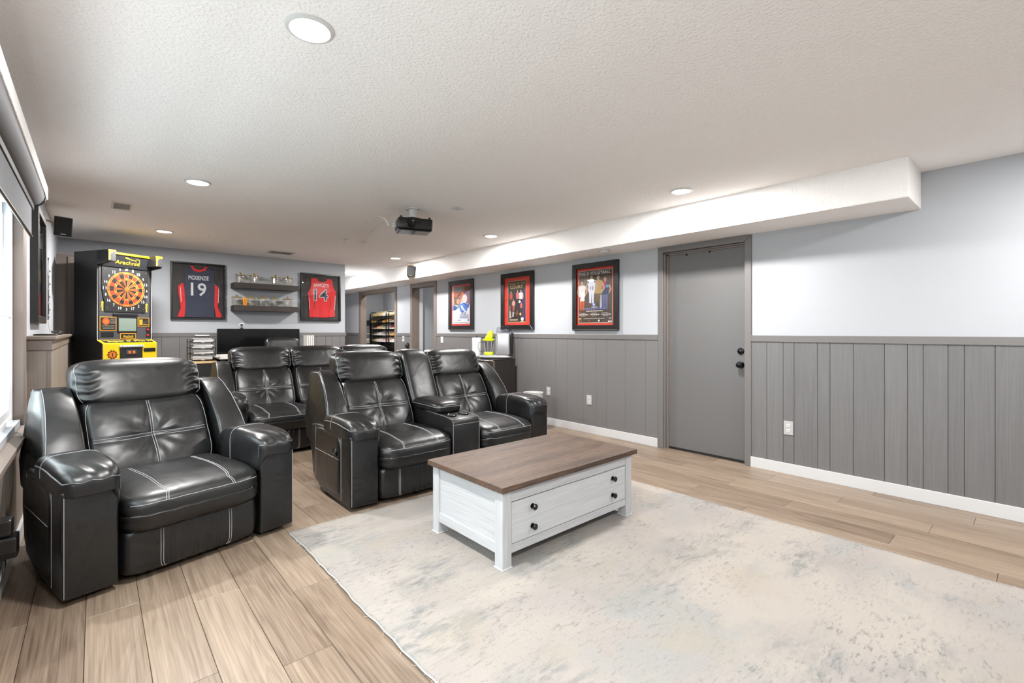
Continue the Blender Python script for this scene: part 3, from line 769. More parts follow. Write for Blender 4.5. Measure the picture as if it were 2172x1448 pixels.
# projector
t = empty('projector', (2.235, 3.93, 2.17), R(-20), 'black ceiling projector hanging on a short white mount', 'projector')
MB().box(-.15, .17, -.115, .115, .0, .105, .018, 3).build('body', 'black_plastic', t, True, angle=40)
MB().prism([(-.15, .0), (.17, .0), (.15, -.012), (-.13, -.012)], -.10, .10, 'y', .003, 1).build('lower_cover', 'black_gloss', t)
MB().box(.02, .15, -.085, .085, -.0145, -.011, .001).build('rating_label', 'silver_lip', t)
MB().lathe([(.0, -.128), (.028, -.13), (.038, -.132), (.044, -.126), (.046, -.10)], (-.03, 0, .055), 28, 'y').build('lens_ring', 'black_gloss', t, True, angle=40)
MB().lathe([(0, -.129), (.027, -.127)], (-.03, 0, .055), 24, 'y').build('lens_glass', 'screen', t)
MB().lathe([(.10, .0), (.095, .012), (.04, .02), (.038, .028)], (0, 0, .10), 28).build('lens_hump', 'black_plastic', t, True, angle=50)
for x, y in ((-.12, -.09), (.14, -.09), (-.12, .09), (.14, .09)): MB().lathe([(.010, 0), (.012, .006), (.006, .016), (0, .017)], (x, y, .105), 10).build('mount_screw', 'black_matte', t, True)
for k in range(6): MB().box(.06+k*.016, .068+k*.016, -.117, -.113, .03, .08).build('vent_slot', 'black_matte', t)
mo = MB().lathe([(.02, .105), (.028, .125), (.03, .128), (.03, .20), (.062, .204), (.062, .21)], (0, 0, 0), 24).build('ceiling_mount', 'white_plastic', t, True, angle=35)
for a in (.05, -.05): MB().lathe([(.007, 0), (.007, .004)], (a, .03*(1 if a < 0 else -1), .2005), 8).build('screw', 'dark_metal', mo)
for dz in (.05, .075): MB().box(-.175, -.145, .02+dz*.4, .05+dz*.4, dz-.012, dz+.010, .003).build('cable_plug', 'white_plastic', t)
# two white cables clipped to the ceiling
for pts, lb in (([(2.075, 4.10, 2.25), (2.08, 4.22, 2.33), (2.115, 4.40, 2.374), (2.16, 4.72, 2.374), (2.29, 5.66, 2.374), (2.30, 5.72, 2.36)], 'longer white projector cable clipped along the ceiling'),
                ([(2.065, 4.085, 2.225), (2.13, 4.28, 2.33), (2.235, 4.50, 2.374), (2.35, 5.05, 2.374), (2.545, 5.72, 2.374), (2.555, 5.78, 2.36)], 'shorter white projector cable nearer the soffit')):
    t = empty('projector_cable', pts[2], 0, lb, 'cable', 'projector cables')
    o0 = Vector(pts[2])
    MB().tube([Vector(p)-o0 for p in pts], .004, 6).build('cable', 'wire_white', t, True)
    for i in (2, 3, 4):
        p = Vector(pts[i])-o0; MB().box(p.x-.009, p.x+.009, p.y-.006, p.y+.006, p.z-.006, p.z+.006, .002).build('clip', 'white_plastic', t)
    e = Vector(pts[-1])-o0
    MB().tube([e+Vector((-.05, .0, .012)), e, e+Vector((0, 0, -.05))], .006, 6).tube([e, e+Vector((.05, -.03, .012))], .006, 6).build('hook', 'white_plastic', t, True)
# small plates, vents, detector
t = empty('ceiling_cover_plate', (2.53, 3.615, HC), R(-6), 'small square white cover plate on the ceiling beside the projector', 'cover plate')
MB().box(-.055, .055, -.055, .055, -.006, 0, .002).build('plate', 'white_plastic', t)
for a in (-.03, .03): MB().lathe([(.004, -.008), (.004, -.005)], (a*.5, a, 0), 8).build('screw', 'dark_metal', t)
def vent(loc, sx, sy, n, label, mt, smt):
    t = empty('ceiling_vent', loc, 0, label, 'vent', 'ceiling vents')
    MB().box(-sx, sx, -sy, -sy+.018, -.007, 0, .002).box(-sx, sx, sy-.018, sy, -.007, 0, .002).box(-sx, -sx+.018, -sy+.018, sy-.018, -.007, 0, .002).box(sx-.018, sx, -sy+.018, sy-.018, -.007, 0, .002).build('frame', mt, t)
    MB().box(-sx+.01, sx-.01, -sy+.01, sy-.01, -.0015, 0).build('duct_dark', smt, t)
    for k in range(n):
        y = -sy + .024 + (2*sy-.048)*(k+.5)/n
        MB().prism([(y-.006, -.006), (y+.004, -.002), (y+.005, -.003), (y-.005, -.007)], -sx+.016, sx-.016, 'x').build('slat', mt, t)
vent((.18, 5.61, HC), .075, .15, 6, 'white ceiling vent near the window-side corner speaker', 'white_plastic', 'outlet_gray')
vent((2.03, 7.39, HC), .17, .13, 6, 'ceiling vent with dark slots in front of the floating shelves', 'white_plastic', 'skin_brown')
t = empty('smoke_detector', (4.163, 3.168, SZ), 0, 'round white smoke detector under the soffit near the gray door', 'smoke detector')
MB().lathe([(0, -.034), (.03, -.034), (.045, -.028), (.055, -.018), (.058, -.010)], n=32).build('body', 'white_plastic', t, True, angle=40)
MB().lathe([(.062, -.010), (.062, 0)], n=32).build('base', 'outlet_gray', t)
MB().lathe([(0, -.037), (.01, -.037), (.011, -.033)], (.02, 0, 0), 12).build('test_button', 'outlet_gray', t)
t = tag(MB().tube([(0, 0, .02), (0, 0, -.012), (.008, 0, -.03), (.018, 0, -.024), (.018, 0, -.016)], .0025, 6).lathe([(.009, .0), (.009, .004)], (0, 0, -.004), 10).build('ceiling_hook', 'white_plastic', None, True), 'tiny white cup hook screwed into the ceiling before the far wall', 'hook'); t.location = (1.02, 6.62, HC)
# speakers
def speaker(loc, rx, rz, sx, sy, sz, label, wall_off):
    t = empty('wall_speaker', loc, rz, label, 'speaker', 'small wall speakers')
    mt_ = Matrix.Rotation(rx, 4, 'X')
    m = MB(mt_); m.prism([(-sx*.5, -sy*.5), (sx*.5, -sy*.5), (sx*.36, sy*.5), (-sx*.36, sy*.5)], -sz*.5, sz*.5, 'z', .006, 2); m.build('cabinet', 'black_plastic', t, True, angle=40)
    MB(mt_).box(-sx*.45, sx*.45, -sy*.5-.006, -sy*.5+.002, -sz*.46, sz*.46, .004).build('grille', 'speaker_cloth', t)
    MB(mt_).box(-.018, .018, -sy*.5-.008, -sy*.5-.005, -sz*.42, -sz*.37).build('badge', 'silver_lip', t)
    return t
t = speaker((-.232, 5.95, 2.19), R(12), R(14), .125, .11, .17, 'small black cube speaker mounted in the corner above the poster on the window side', 0)
MB().tube([(-.02, .05, .02), (-.08, .09, .05), (-.115, .11, .06)], .009, 8).lathe([(.03, 0), (.03, .01)], (-.115, .11, .06), 14, 'x').build('bracket', 'bracket_tan', t, True, angle=40)
t = speaker((3.925, 6.98, 2.235), R(14), R(-22), .125, .10, .175, 'small dark speaker mounted on the soffit beside the recessed light', 0)
MB().box(-.04, .07, .05, .075, -.13, .12, .004).build('bracket', 'bracket_tan', t)
MB().tube([(0, .03, .05), (.02, .07, .09)], .012, 8).build('bracket_arm', 'bracket_tan', t, True)

# ================================================================== RIGHT WALL FITTINGS
def outlet(x, y, z, label, w=.074, h=.118):
    t = empty('wall_outlet', (x, y, z), R(-90), label, 'outlet', 'wall outlets')
    MB().box(-w/2, w/2, -.007, 0, -h/2, h/2, .003).build('plate', 'outlet_gray', t)
    for s_ in (-1, 1):
        r = MB().lathe([(0, -.010), (.0155, -.0095), (.017, -.007), (.017, -.004)], (0, 0, s_*.021), 18, 'y').build('receptacle', 'white_plastic', t, True, angle=40)
        MB().box(-.007, -.005, -.0106, -.0095, s_*.021-.004, s_*.021+.006).box(.005, .007, -.0106, -.0095, s_*.021-.004, s_*.021+.005).build('slot', 'dark_metal', r)
    MB().lathe([(.003, -.0085), (.003, -.006)], (0, 0, 0), 8, 'y').build('screw', 'silver_lip', t)
xw_ = XR - .008
outlet(xw_, 3.62, .40, 'white duplex outlet on the gray boards left of the closed door')
outlet(xw_, 1.44, .397, 'white duplex outlet on the gray boards right of the closed door')
outlet(xw_, 4.30, .44, 'small white outlet with plug above the white waste bin', .07, .11)
def switch(y, z, label, toggle):
    t = empty('light_switch', (xw_, y, z), R(-90), label, 'light switch', 'wall switch plates')
    MB().box(-.04, .04, -.006, 0, -.06, .06, .003).build('plate', 'white_plastic', t)
    if toggle: MB().box(-.017, .017, -.010, -.005, -.034, .034, .002).build('rocker', 'white_plastic', t)
    else: MB().lathe([(0, -.012), (.010, -.011), (.011, -.006)], (0, 0, .01), 12, 'y').build('jack', 'dark_metal', t, True, angle=40)
switch(8.20, 1.086, 'white jack plate between the closet opening and the narrow doorway', False)
switch(6.84, 1.086, 'white light switch just right of the narrow doorway', True)

t = empty('wall_lump', (xw_, 8.03, .955), R(-90), 'small dark knob-like lump on the gray boards below the jack plate', 'bumper')  # unidentified dark lump, given a knob shape
MB().lathe([(0, -.05), (.03, -.046), (.045, -.03), (.05, -.012), (.035, -.008), (.03, 0)], (0, 0, 0), 18, 'y').build('knob', 'black_matte', t, True, angle=40)
MB().lathe([(.055, -.006), (.055, 0)], (0, 0, 0), 18, 'y').build('base_plate', 'dark_metal', t)

def frame(name, w_, h_, fw, dep, loc, rz, label, cat, group=None, lip=None):
    t = empty(name, loc, rz, label, cat, group)
    m = MB()
    for q in ([(0,0),(w_,0),(w_-fw,fw),(fw,fw)], [(0,h_),(fw,h_-fw),(w_-fw,h_-fw),(w_,h_)], [(0,0),(fw,fw),(fw,h_-fw),(0,h_)], [(w_,0),(w_,h_),(w_-fw,h_-fw),(w_-fw,fw)]):
        m.prism(q, -dep, 0, 'y', .003, 1)
    m.build('frame', 'frame_black', t)
    if lip: MB().box(.004, w_-.004, -dep-.0015, -dep+.001, .006, .012).build('lip', 'silver_lip', t)
    return t
def pane(t, w_, h_, fw, y):
    MB().box(fw-.002, w_-fw+.002, y-.002, y, fw-.002, h_-fw+.002).build('glass', 'pane_glass', t)
PWD, PHT = .685, .812
skin = (196, 150, 122)
def figure(a, x, y, s, shirt, pants, hair=(50, 36, 28), arms=True, tilt=0):
    """small printed person: feet near (x, y), height s"""
    k = a.h/a.w
    a.poly([(x-.10*s*k*.9, y+.02*s), (x-.02*s*k, y), (x, y+.45*s), (x+.02*s*k, y), (x+.10*s*k*.9, y+.02*s), (x+.11*s*k, y+.52*s), (x-.11*s*k, y+.52*s)], pants)
    if arms:
        a.poly([(x-.16*s*k, y+.80*s), (x-.24*s*k, y+.60*s), (x-.13*s*k, y+.46*s), (x-.10*s*k, y+.50*s), (x-.18*s*k, y+.61*s), (x-.11*s*k, y+.76*s)], skin)
        a.poly([(x+.16*s*k, y+.80*s), (x+.24*s*k, y+.60*s), (x+.13*s*k, y+.46*s), (x+.10*s*k, y+.50*s), (x+.18*s*k, y+.61*s), (x+.11*s*k, y+.76*s)], skin)
    a.poly([(x-.13*s*k, y+.46*s), (x+.13*s*k, y+.46*s), (x+.14*s*k, y+.70*s), (x+.17*s*k, y+.80*s), (x+.07*s*k, y+.85*s), (x-.07*s*k, y+.85*s), (x-.17*s*k, y+.80*s), (x-.14*s*k, y+.70*s)], shirt)
    a.rect(x-.03*s*k, y+.83*s, x+.03*s*k, y+.88*s, skin)
    a.ell(x, y+.94*s, .062*s*k, .075*s, hair); a.ell(x, y+.925*s, .052*s*k, .062*s, skin)
# poster 1: blue ball, WORLD LEAGUE
t = frame('framed_poster', PWD, PHT, .072, .03, (XR-.002, 6.62, 1.249), R(-90), 'framed volleyball poster with a blue ball, nearest the narrow doorway', 'poster', 'framed posters on the right wall', True)
MB().box(.07, PWD-.07, -.012, -.004, .07, PHT-.07).build('mat_board', 'mat_red', t)
aw, ah = PWD-.20, PHT-.20
a = Art(aw, ah); a.rect(0, 0, 1, 1, (216, 222, 232))
a.poly([(0, .45), (0, 1), (1, 1), (1, .5), (.55, .6)], (150, 122, 104))
a.poly([(.55, .6), (1, .5), (1, 1), (.75, 1)], (120, 92, 120))
a.poly([(.1, .80), (1, 1), (1, .90), (.1, .66)], (142, 84, 44)); a.poly([(.1, .70), (1, .93), (1, .90), (.1, .66)], (70, 44, 30))
a.poly([(.22, .93), (.6, .96), (.55, .87), (.3, .86)], (110, 134, 146))
a.ell(.22, .78, .10, .08, (190, 84, 50)); a.ell(.33, .60, .16, .11, (92, 60, 42)); a.ell(.34, .60, .11, .08, (206, 150, 112))
a.ell(.60, .72, .11, .12, (198, 100, 74)); a.ell(.72, .66, .14, .12, (226, 214, 210)); a.ell(.56, .62, .08, .05, (226, 180, 170))
a.poly([(0, .36), (0, .52), (.3, .46), (.45, .55), (.6, .50), (.5, .38)], (112, 156, 206)); a.poly([(.05, .38), (.1, .50), (.28, .46), (.25, .36)], (60, 84, 130))
a.poly([(.08, .34), (.4, .43), (.46, .40), (.1, .30)], (236, 240, 246)); a.poly([(.62, .5), (.98, .52), (.95, .42), (.7, .40)], (58, 88, 168))
a.ell(.66, .42, .22, .135, (52, 98, 192), 24); a.ell(.66, .42, .16, .10, (120, 164, 226), 20)
for k in range(3): a.poly([(.55+k*.07, .30), (.585+k*.07, .30), (.72+k*.06, .54), (.69+k*.06, .54)], (34, 70, 160))
a.poly([(.48, .46), (.53, .50), (.80, .32), (.76, .29)], (224, 232, 244))
a.ell(.67, .285, .13, .024, (40, 52, 104)); a.ell(.67, .285, .09, .014, (232, 234, 240))
a.text('WORLD', .70, .235, .46, .040, (54, 44, 120)); a.text('LEAGUE', .69, .185, .52, .042, (54, 44, 120))
a.dashes(.50, .96, .145, .012, (96, 90, 130), 2); a.rect(0, 0, 1, .115, (238, 240, 244)); a.dashes(.32, .52, .085, .018, (60, 60, 90), 3); a.ell(.93, .095, .045, .022, (30, 40, 70)); a.dashes(.06, .95, .03, .016, (130, 140, 150), 4)
a.rect(0, .5, .10, 1, (206, 178, 164))
a.build('poster_print', t, front_mtx(.10, -.0125, .10)); pane(t, PWD, PHT, .072, -.018)
# poster 2: KINGS OF THE COURT
t = frame('framed_poster', PWD, PHT, .070, .03, (XR-.002, 5.256, 1.248), R(-90), 'framed poster with wide red mat and gold lettering, above the ice drink machine', 'poster', 'framed posters on the right wall', True)
MB().box(.06, PWD-.06, -.012, -.004, .06, PHT-.06).build('mat_board', 'mat_red', t)
aw, ah = PWD-.32, PHT-.24
a = Art(aw, ah); a.rect(-.03, -.02, 1.03, 1.02, (176, 150, 110)); a.rect(0, 0, 1, 1, (40, 34, 32))
a.poly([(.7, .1), (1, .05), (1, .8), (.8, .75)], (74, 46, 82)); a.poly([(0, .2), (.3, .3), (.25, .75), (0, .75)], (60, 48, 44))
a.text('KINGS OF THE', .5, .945, .92, .055, (214, 184, 122)); a.text('COURT', .48, .860, .74, .082, (206, 174, 104))
figure(a, .17, .40, .36, (196, 66, 48), (70, 60, 60), arms=False); figure(a, .55, .38, .40, (206, 104, 100), (40, 40, 56), arms=False); figure(a, .74, .36, .42, (214, 220, 232), (44, 44, 60))
figure(a, .32, .26, .30, (226, 160, 146), (200, 90, 80)); figure(a, .76, .22, .26, (222, 96, 92), (56, 52, 60), arms=False)
a.poly([(.05, .1), (.12, .1), (.13, .4), (.08, .4)], (196, 110, 92)); a.poly([(.06, .08), (.2, .1), (.16, .26), (.08, .28)], (190, 176, 166)); a.poly([(.24, .12), (.32, .12), (.36, .24), (.26, .26)], (184, 182, 180))
a.poly([(.42, .2), (.55, .3), (.6, .2), (.5, .12)], (120, 70, 40))
a.ell(.67, .49, .06, .035, (226, 222, 226)); a.ell(.71, .185, .05, .035, (232, 196, 120)); a.ell(.82, .065, .08, .045, (236, 234, 232)); a.rect(.72, .005, .92, .016, (236, 234, 232))
a.rect(.06, .02, .58, .07, (120, 104, 80)); a.dashes(.08, .56, .05, .012, (226, 214, 190), 5); a.dashes(.10, .54, .028, .012, (200, 184, 150), 6)
a.build('poster_print', t, front_mtx(.155, -.0125, .115)); pane(t, PWD, PHT, .070, -.018)
# poster 3: THIS IS VOLLEYBALL
t = frame('framed_poster', PWD, PHT, .064, .034, (XR-.002, 3.872, 1.238), R(-90), 'framed poster reading THIS IS VOLLEYBALL, nearest the closed door', 'poster', 'framed posters on the right wall', True)
MB().box(.055, PWD-.055, -.012, -.004, .055, PHT-.055).build('mat_board', 'mat_red', t)
aw, ah = PWD-.19, PHT-.19
a = Art(aw, ah); a.rect(-.012, -.01, 1.012, 1.01, (216, 196, 170)); a.rect(0, 0, 1, 1, (72, 60, 50))
a.poly([(0, .5), (.25, .55), (.3, .93), (0, .93)], (104, 88, 78)); a.poly([(.75, .6), (1, .55), (1, .93), (.8, .93)], (88, 68, 58)); a.poly([(.42, .6), (.6, .6), (.62, .9), (.45, .9)], (60, 48, 42))
a.poly([(.12, .78), (.2, .60), (.22, .9)], (120, 106, 92))
figure(a, .80, .24, .62, (38, 50, 84), (96, 98, 138)); a.poly([(.70, .66), (.76, .60), (.84, .76), (.78, .78)], (196, 40, 44)); a.ell(.86, .68, .05, .03, (80, 150, 180))
figure(a, .10, .24, .58, (218, 214, 214), (196, 84, 44)); a.poly([(.04, .42), (.18, .42), (.18, .62), (.08, .60)], (226, 224, 226))
figure(a, .60, .25, .66, (176, 144, 92), (110, 92, 64)); a.poly([(.66, .26), (.71, .26), (.70, .52), (.67, .52)], (186, 196, 224))
figure(a, .40, .32, .60, (216, 220, 234), (214, 218, 232), (60, 44, 36)); a.text('12', .41, .665, .11, .062, (60, 34, 44))
a.poly([(.28, .79), (.33, .815), (.30, .75)], (44, 44, 60)); a.poly([(.52, .79), (.47, .815), (.50, .75)], (44, 44, 60))
a.poly([(.2, .22), (.6, .22), (.58, .40), (.48, .36), (.3, .38)], (74, 62, 52)); a.ell(.47, .345, .048, .034, (122, 146, 206)); a.ell(.47, .345, .02, .015, (226, 230, 240))
a.text('THIS IS VOLLEYBALL', .48, .950, .96, .062, (238, 236, 236))
a.rect(.40, .292, .58, .302, (236, 232, 226)); a.dashes(.16, .82, .252, .034, (104, 118, 176), 7); a.dashes(.24, .74, .213, .016, (226, 220, 212), 8)
for x0 in (.02, .37, .70):
    a.dashes(x0+.03, x0+.2, .174, .010, (206, 200, 190), int(x0*50)+3); a.dashes(x0, x0+.28, .145, .016, (232, 228, 220), int(x0*90)+4); a.dashes(x0+.05, x0+.2, .122, .010, (196, 190, 180), int(x0*70)+5)
a.rect(.0, .066, .09, .084, (222, 196, 130)); a.dashes(.16, .80, .070, .009, (206, 200, 190), 17); a.rect(.92, .066, 1, .084, (226, 222, 220))
a.ell(.33, .034, .022, .016, (196, 60, 50)); a.ell(.63, .034, .026, .020, (232, 228, 226)); a.dashes(.02, .10, .026, .009, (196, 150, 70), 9); a.poly([(.90, .004), (1, .004), (1, .04), (.95, .02), (.90, .04)], (232, 230, 228))
a.build('poster_print', t, front_mtx(.095, -.0125, .095)); pane(t, PWD, PHT, .064, -.018)
# poster on the left wall
t = frame('framed_poster', .70, .84, .05, .042, (XL+.002, 4.70, 1.29), R(90), 'framed poster seen nearly edge-on on the window-side wall above the ledge', 'poster')
MB().box(.045, .655, -.012, -.004, .045, .795).build('backing', 'mat_black', t)
a = Art(.60, .74); a.rect(0, 0, 1, 1, (70, 66, 62)); a.poly([(0, .25), (1, .25), (1, .38), (0, .36)], (56, 78, 108)); a.rect(0, 0, 1, .25, (196, 64, 50)); a.poly([(0, .36), (1, .38), (1, .52), (0, .48)], (150, 138, 84)); a.ell(.5, .66, .3, .14, (96, 90, 84)); a.ell(.5, .70, .12, .08, (150, 124, 104))
a.build('poster_print', t, front_mtx(.05, -.0125, .05)); pane(t, .70, .84, .05, -.03)

# ================================================================== DART MACHINE
t = empty('dart_machine', (.104, 6.79, 0), R(31), 'tall black and yellow electronic dart machine in the far left corner', 'dart machine')
AW, AD = .585, .56
prof = [(.095, 0), (AD, 0), (AD, 2.13), (.0, 2.13), (.0, 2.005), (.02, 1.985), (.187, 1.968), (.187, 1.13), (.095, 1.085)]
for a, b in ((0, .02), (AW-.02, AW)): MB().prism(prof, a, b, 'x', .002, 1).build('side_panel', 'arcade_black', t)
MB().prism([(.115, .0), (AD-.01, 0), (AD-.01, 2.12), (.19, 2.12), (.19, 1.98), (.21, 1.96), (.21, 1.14), (.115, 1.08)], .02, AW-.02, 'x').build('cabinet', 'arcade_black', t)
for x in (.003, AW-.003): MB().tube([(x, .183, 1.968), (x, .183, 1.13), (x, .091, 1.085), (x, .091, .05)], .004, 6).build('edge_molding', 'silver_lip', t, True)
# marquee with two side blocks
mq = MB().prism([(.19, 2.125), (.125, 2.115), (.165, 1.965), (.20, 1.958)], .02, AW-.02, 'x').build('marquee', 'arcade_black', t)
MB().prism([(.112, 2.104), (.128, 2.104), (.128, 2.128), (.112, 2.128)], .07, AW-.07, 'x', .003, 1).build('marquee_strip', 'yellow_panel', mq)
sl = math.atan2(.04, .15)
mm = Matrix.Translation((.06, .1655-.003, 1.965)) @ Matrix.Rotation(sl*1.0, 4, 'X') @ front_mtx(0, 0, 0)
a = Art(AW-.12, .145); gold = (236, 196, 40)
a.text('Arachnid', .5, .42, .56, .30, gold)
a.poly([(.42, .78), (.45, .88), (.58, .72), (.72, .66), (.58, .66)], gold); a.sector(.72, .62, .022, .027, 0, 3.1, gold, 10)
a.build('marquee_print', mq, mm)
for i, (a0, a1) in enumerate(((0, .075), (AW-.075, AW))):
    bl = MB().box(a0, a1, .0, .19, 2.005, 2.128, .003).build('marquee_block', 'arcade_black', t)
    MB().box(a0-.001, a1+.001, -.004, .006, 2.110, 2.130, .002).build('block_strip', 'yellow_panel', bl)
    g = Art(.075, .12)
    g.rect(.02, .02, .98, .98, (52, 52, 56)); g.poly([(.02, .98), (.98, .98), (.98, .86), (.6, .88), (.5, .74), (.34, .80), (.30, .6), (.16, .5), (.30, .3), (.22, .1), (.02, .02)], gold)
    g.build('block_print', bl, front_mtx(a0, -.0022, 2.007))
# upper playfield
MB().box(.022, AW-.022, .186, .212, 1.44, 1.968, .002).build('playfield_frame', 'arcade_gray', t)
pf = MB().prism([(.075, 1.45), (AW-.075, 1.45), (AW-.075, 1.54), (AW-.06, 1.61), (AW-.035, 1.71), (AW-.035, 1.958), (.045, 1.958), (.045, 1.71), (.06, 1.61), (.075, 1.54)], .178, .19, 'y', .002, 1).build('playfield', 'black_matte', t)
TC = (AW/2+.005, 1.716); NUM = [20, 1, 18, 4, 13, 6, 10, 15, 2, 17, 3, 19, 7, 16, 8, 11, 14, 9, 12, 5]
a = Art(1, 1)
OR, RD, BK, GD = (226, 122, 40), (214, 58, 34), (28, 22, 20), (236, 160, 60)
a.sector(TC[0], TC[1], .0, .200, 0, 2*math.pi-.001, (70, 34, 18), 60)
for k in range(20):
    c0 = math.pi/2 - k*math.pi/10; a0, a1 = c0-math.pi/20, c0+math.pi/20
    A_, B_ = (RD, OR) if k % 2 else (BK, BK)
    a.sector(TC[0], TC[1], .182, .198, a0+.012, a1-.012, OR if k % 2 == 0 else (196, 84, 34))
    a.sector(TC[0], TC[1], .132, .177, a0+.02, a1-.02, BK if k % 2 else RD)
    a.sector(TC[0], TC[1], .112, .127, a0+.02, a1-.02, OR if k % 2 == 0 else (150, 60, 30))
    a.sector(TC[0], TC[1], .022, .107, a0+.03, a1-.03, (170, 80, 32) if k % 2 else BK)
    a.text(str(NUM[k]), TC[0]+.228*math.cos(c0), TC[1]+.228*math.sin(c0)*1.02, .034 if NUM[k] > 9 else .016, .033, (236, 232, 230))
a.ell(TC[0], TC[1], .021, .021, OR, 18); a.ell(TC[0], TC[1], .010, .010, RD, 12)
tgt = a.build('target_print', pf, front_mtx(0, .1775, 0))
m = MB()
for r in (.020, .109, .130, .180, .200): m.tube([(TC[0]+r*math.cos(k*math.pi/24), .1762, TC[1]+r*math.sin(k*math.pi/24)) for k in range(48)], .0017, 4, True)
for k in range(20):
    c0 = math.pi/2 - (k+.5)*math.pi/10; m.tube([(TC[0]+.02*math.cos(c0), .1762, TC[1]+.02*math.sin(c0)), (TC[0]+.2*math.cos(c0), .1762, TC[1]+.2*math.sin(c0))], .0012, 4)
mat('spider_gold', (240, 176, 90), .4); so = m.build('spider', 'spider_gold', pf); so['kind'] = 'stuff'
for x, z in ((.075, 1.93), (AW-.065, 1.93), (.10, 1.49), (AW-.10, 1.49)): MB().lathe([(.005, -.003), (.005, 0)], (x, .178, z), 8, 'y').build('screw', 'silver_lip', pf)
for x, fl in ((.035, 1), (AW-.075, -1)):
    g = Art(.04, .11); g.ell(.5, .82, .3, .14, gold); g.poly([(.3, .0), (.75, .0), (.6, .3), (.75, .5), (.6, .75), (.3, .7), (.15, .45), (.35, .3)], gold); g.ell(.42, .5, .1, .08, (90, 70, 20))
    g.build('dart_thrower_emblem', t, front_mtx(x, .1852, 1.46))
# lower control area
MB().box(.022, AW-.022, .186, .212, 1.13, 1.44, .002).build('control_panel', 'arcade_gray', t)
MB().box(.16, AW-.16, .172, .188, 1.405, 1.43, .004).build('shelf_lip', 'black_plastic', t)
b_ = MB().box(.205, AW-.165, .176, .19, 1.215, 1.39, .006).build('screen_bezel', 'black_plastic', t)
MB().box(.215, AW-.180, .173, .178, 1.228, 1.378, .003).build('screen', 'crt', b_)
def plate(x0, x1, z0, z1, fn, name='instruction_plate'):
    p = MB().box(x0, x1, .181, .188, z0, z1, .002).build(name, 'orange_plastic', t)
    g = Art(x1-x0-.014, z1-z0-.012); g.rect(0, 0, 1, 1, (34, 30, 28)); fn(g); g.build('plate_print', p, front_mtx(x0+.007, .1808, z0+.006))
def p1(g):
    g.sector(.36*g.w/g.w, .68, 0, .038, 0, 6.28, (232, 116, 40), 20)
    for k in range(10): g.ell(.36+.2*math.cos(k*.628), .68+.18*math.sin(k*.628), .04, .04, (206, 50, 40), 8)
    for k in range(5): g.dashes(.64, .96, .86-k*.09, .04, (150, 146, 140), k+30)
    g.dashes(.1, .9, .30, .06, (170, 160, 120), 40); g.rect(.12, .12, .9, .2, (120, 120, 124))
plate(.026, .195, 1.235, 1.392, p1)
plate(AW-.158, AW-.026, 1.285, 1.39, lambda g: [g.rect(.08, .15, .4, .85, (196, 170, 40)), g.poly([(.4, .5), (.92, .8), (.92, .6), (.5, .3)], (70, 64, 50)), g.dashes(.45, .92, .15, .12, (180, 160, 50), 44)])
plate(.235, .405, 1.138, 1.205, lambda g: g.text('Arachnid', .5, .45, .7, .7, gold), 'name_plate')
MB().box(.04, .17, .184, .188, 1.16, 1.22, .001).build('card_slot', 'black_plastic', t)
bb = MB().box(AW-.062, AW-.026, .182, .188, 1.155, 1.275, .002).build('button_panel', 'black_matte', t)
for z in (1.18, 1.247): MB().lathe([(0, -.012), (.010, -.011), (.013, -.006), (.013, 0)], (AW-.044, .183, z), 16, 'y').build('push_button', 'red_button', bb, True, angle=40)
MB().prism([(.187, 1.126), (.187, 1.133), (.09, 1.092), (.09, 1.085)], .0, AW, 'x', .001, 1).build('control_deck', 'yellow_panel', t)
sl = math.atan2(.097, .041)
g = Art(AW-.06, .10); g.rect(0, .1, 1, .9, (30, 28, 24)); g.text('"Super 6" Plus II', .5, .5, .93, .62, (250, 222, 60))
g.build('deck_print', t, Matrix.Translation((.03, .0915, 1.0945)) @ Matrix.Rotation(-sl, 4, 'X') @ front_mtx(0, -.0015, 0))
fp = MB().box(.0, AW, .088, .116, .06, 1.087, .003).build('front_panel', 'yellow_panel', t)
st = MB().box(.165, .425, .072, .09, 1.045, 1.068, .003).build('number_strip', 'white_plastic', fp)
g = Art(.25, .02)
for k, ch in enumerate('123456789'): g.text(ch, .06+k*.11, .5, .035, .7, (60, 60, 60))
g.build('strip_print', st, front_mtx(.17, .0715, 1.0465))
cdoor = MB().box(.17, .415, .082, .09, .70, 1.045, .003).build('coin_door', 'arcade_black', fp)
cs = MB().box(.235, .345, .078, .084, .96, 1.01, .003).build('coin_slot_plate', 'arcade_gray', cdoor)
mat('coin_button', (222, 110, 40), .35)
for x in (.265, .315): MB().box(x-.012, x+.012, .073, .079, .968, 1.0, .003).build('coin_return', 'coin_button', cs)
MB().box(.43, .565, .083, .09, .985, 1.03, .006).build('pull_handle', 'black_plastic', fp)
g = Art(.10, .10); g.ell(.5, .5, .45, .45, (200, 80, 30), 20)
for k in range(10): g.ell(.5+.45*math.cos(k*.628), .5+.45*math.sin(k*.628), .09, .09, (60, 24, 14), 8)
g.ell(.5, .5, .3, .3, (236, 140, 40), 16); g.poly([(.42, .3), (.58, .3), (.55, .65), (.7, .7), (.3, .7), (.45, .65)], (60, 24, 14))
g.build('front_emblem', fp, front_mtx(.045, .0872, .915))

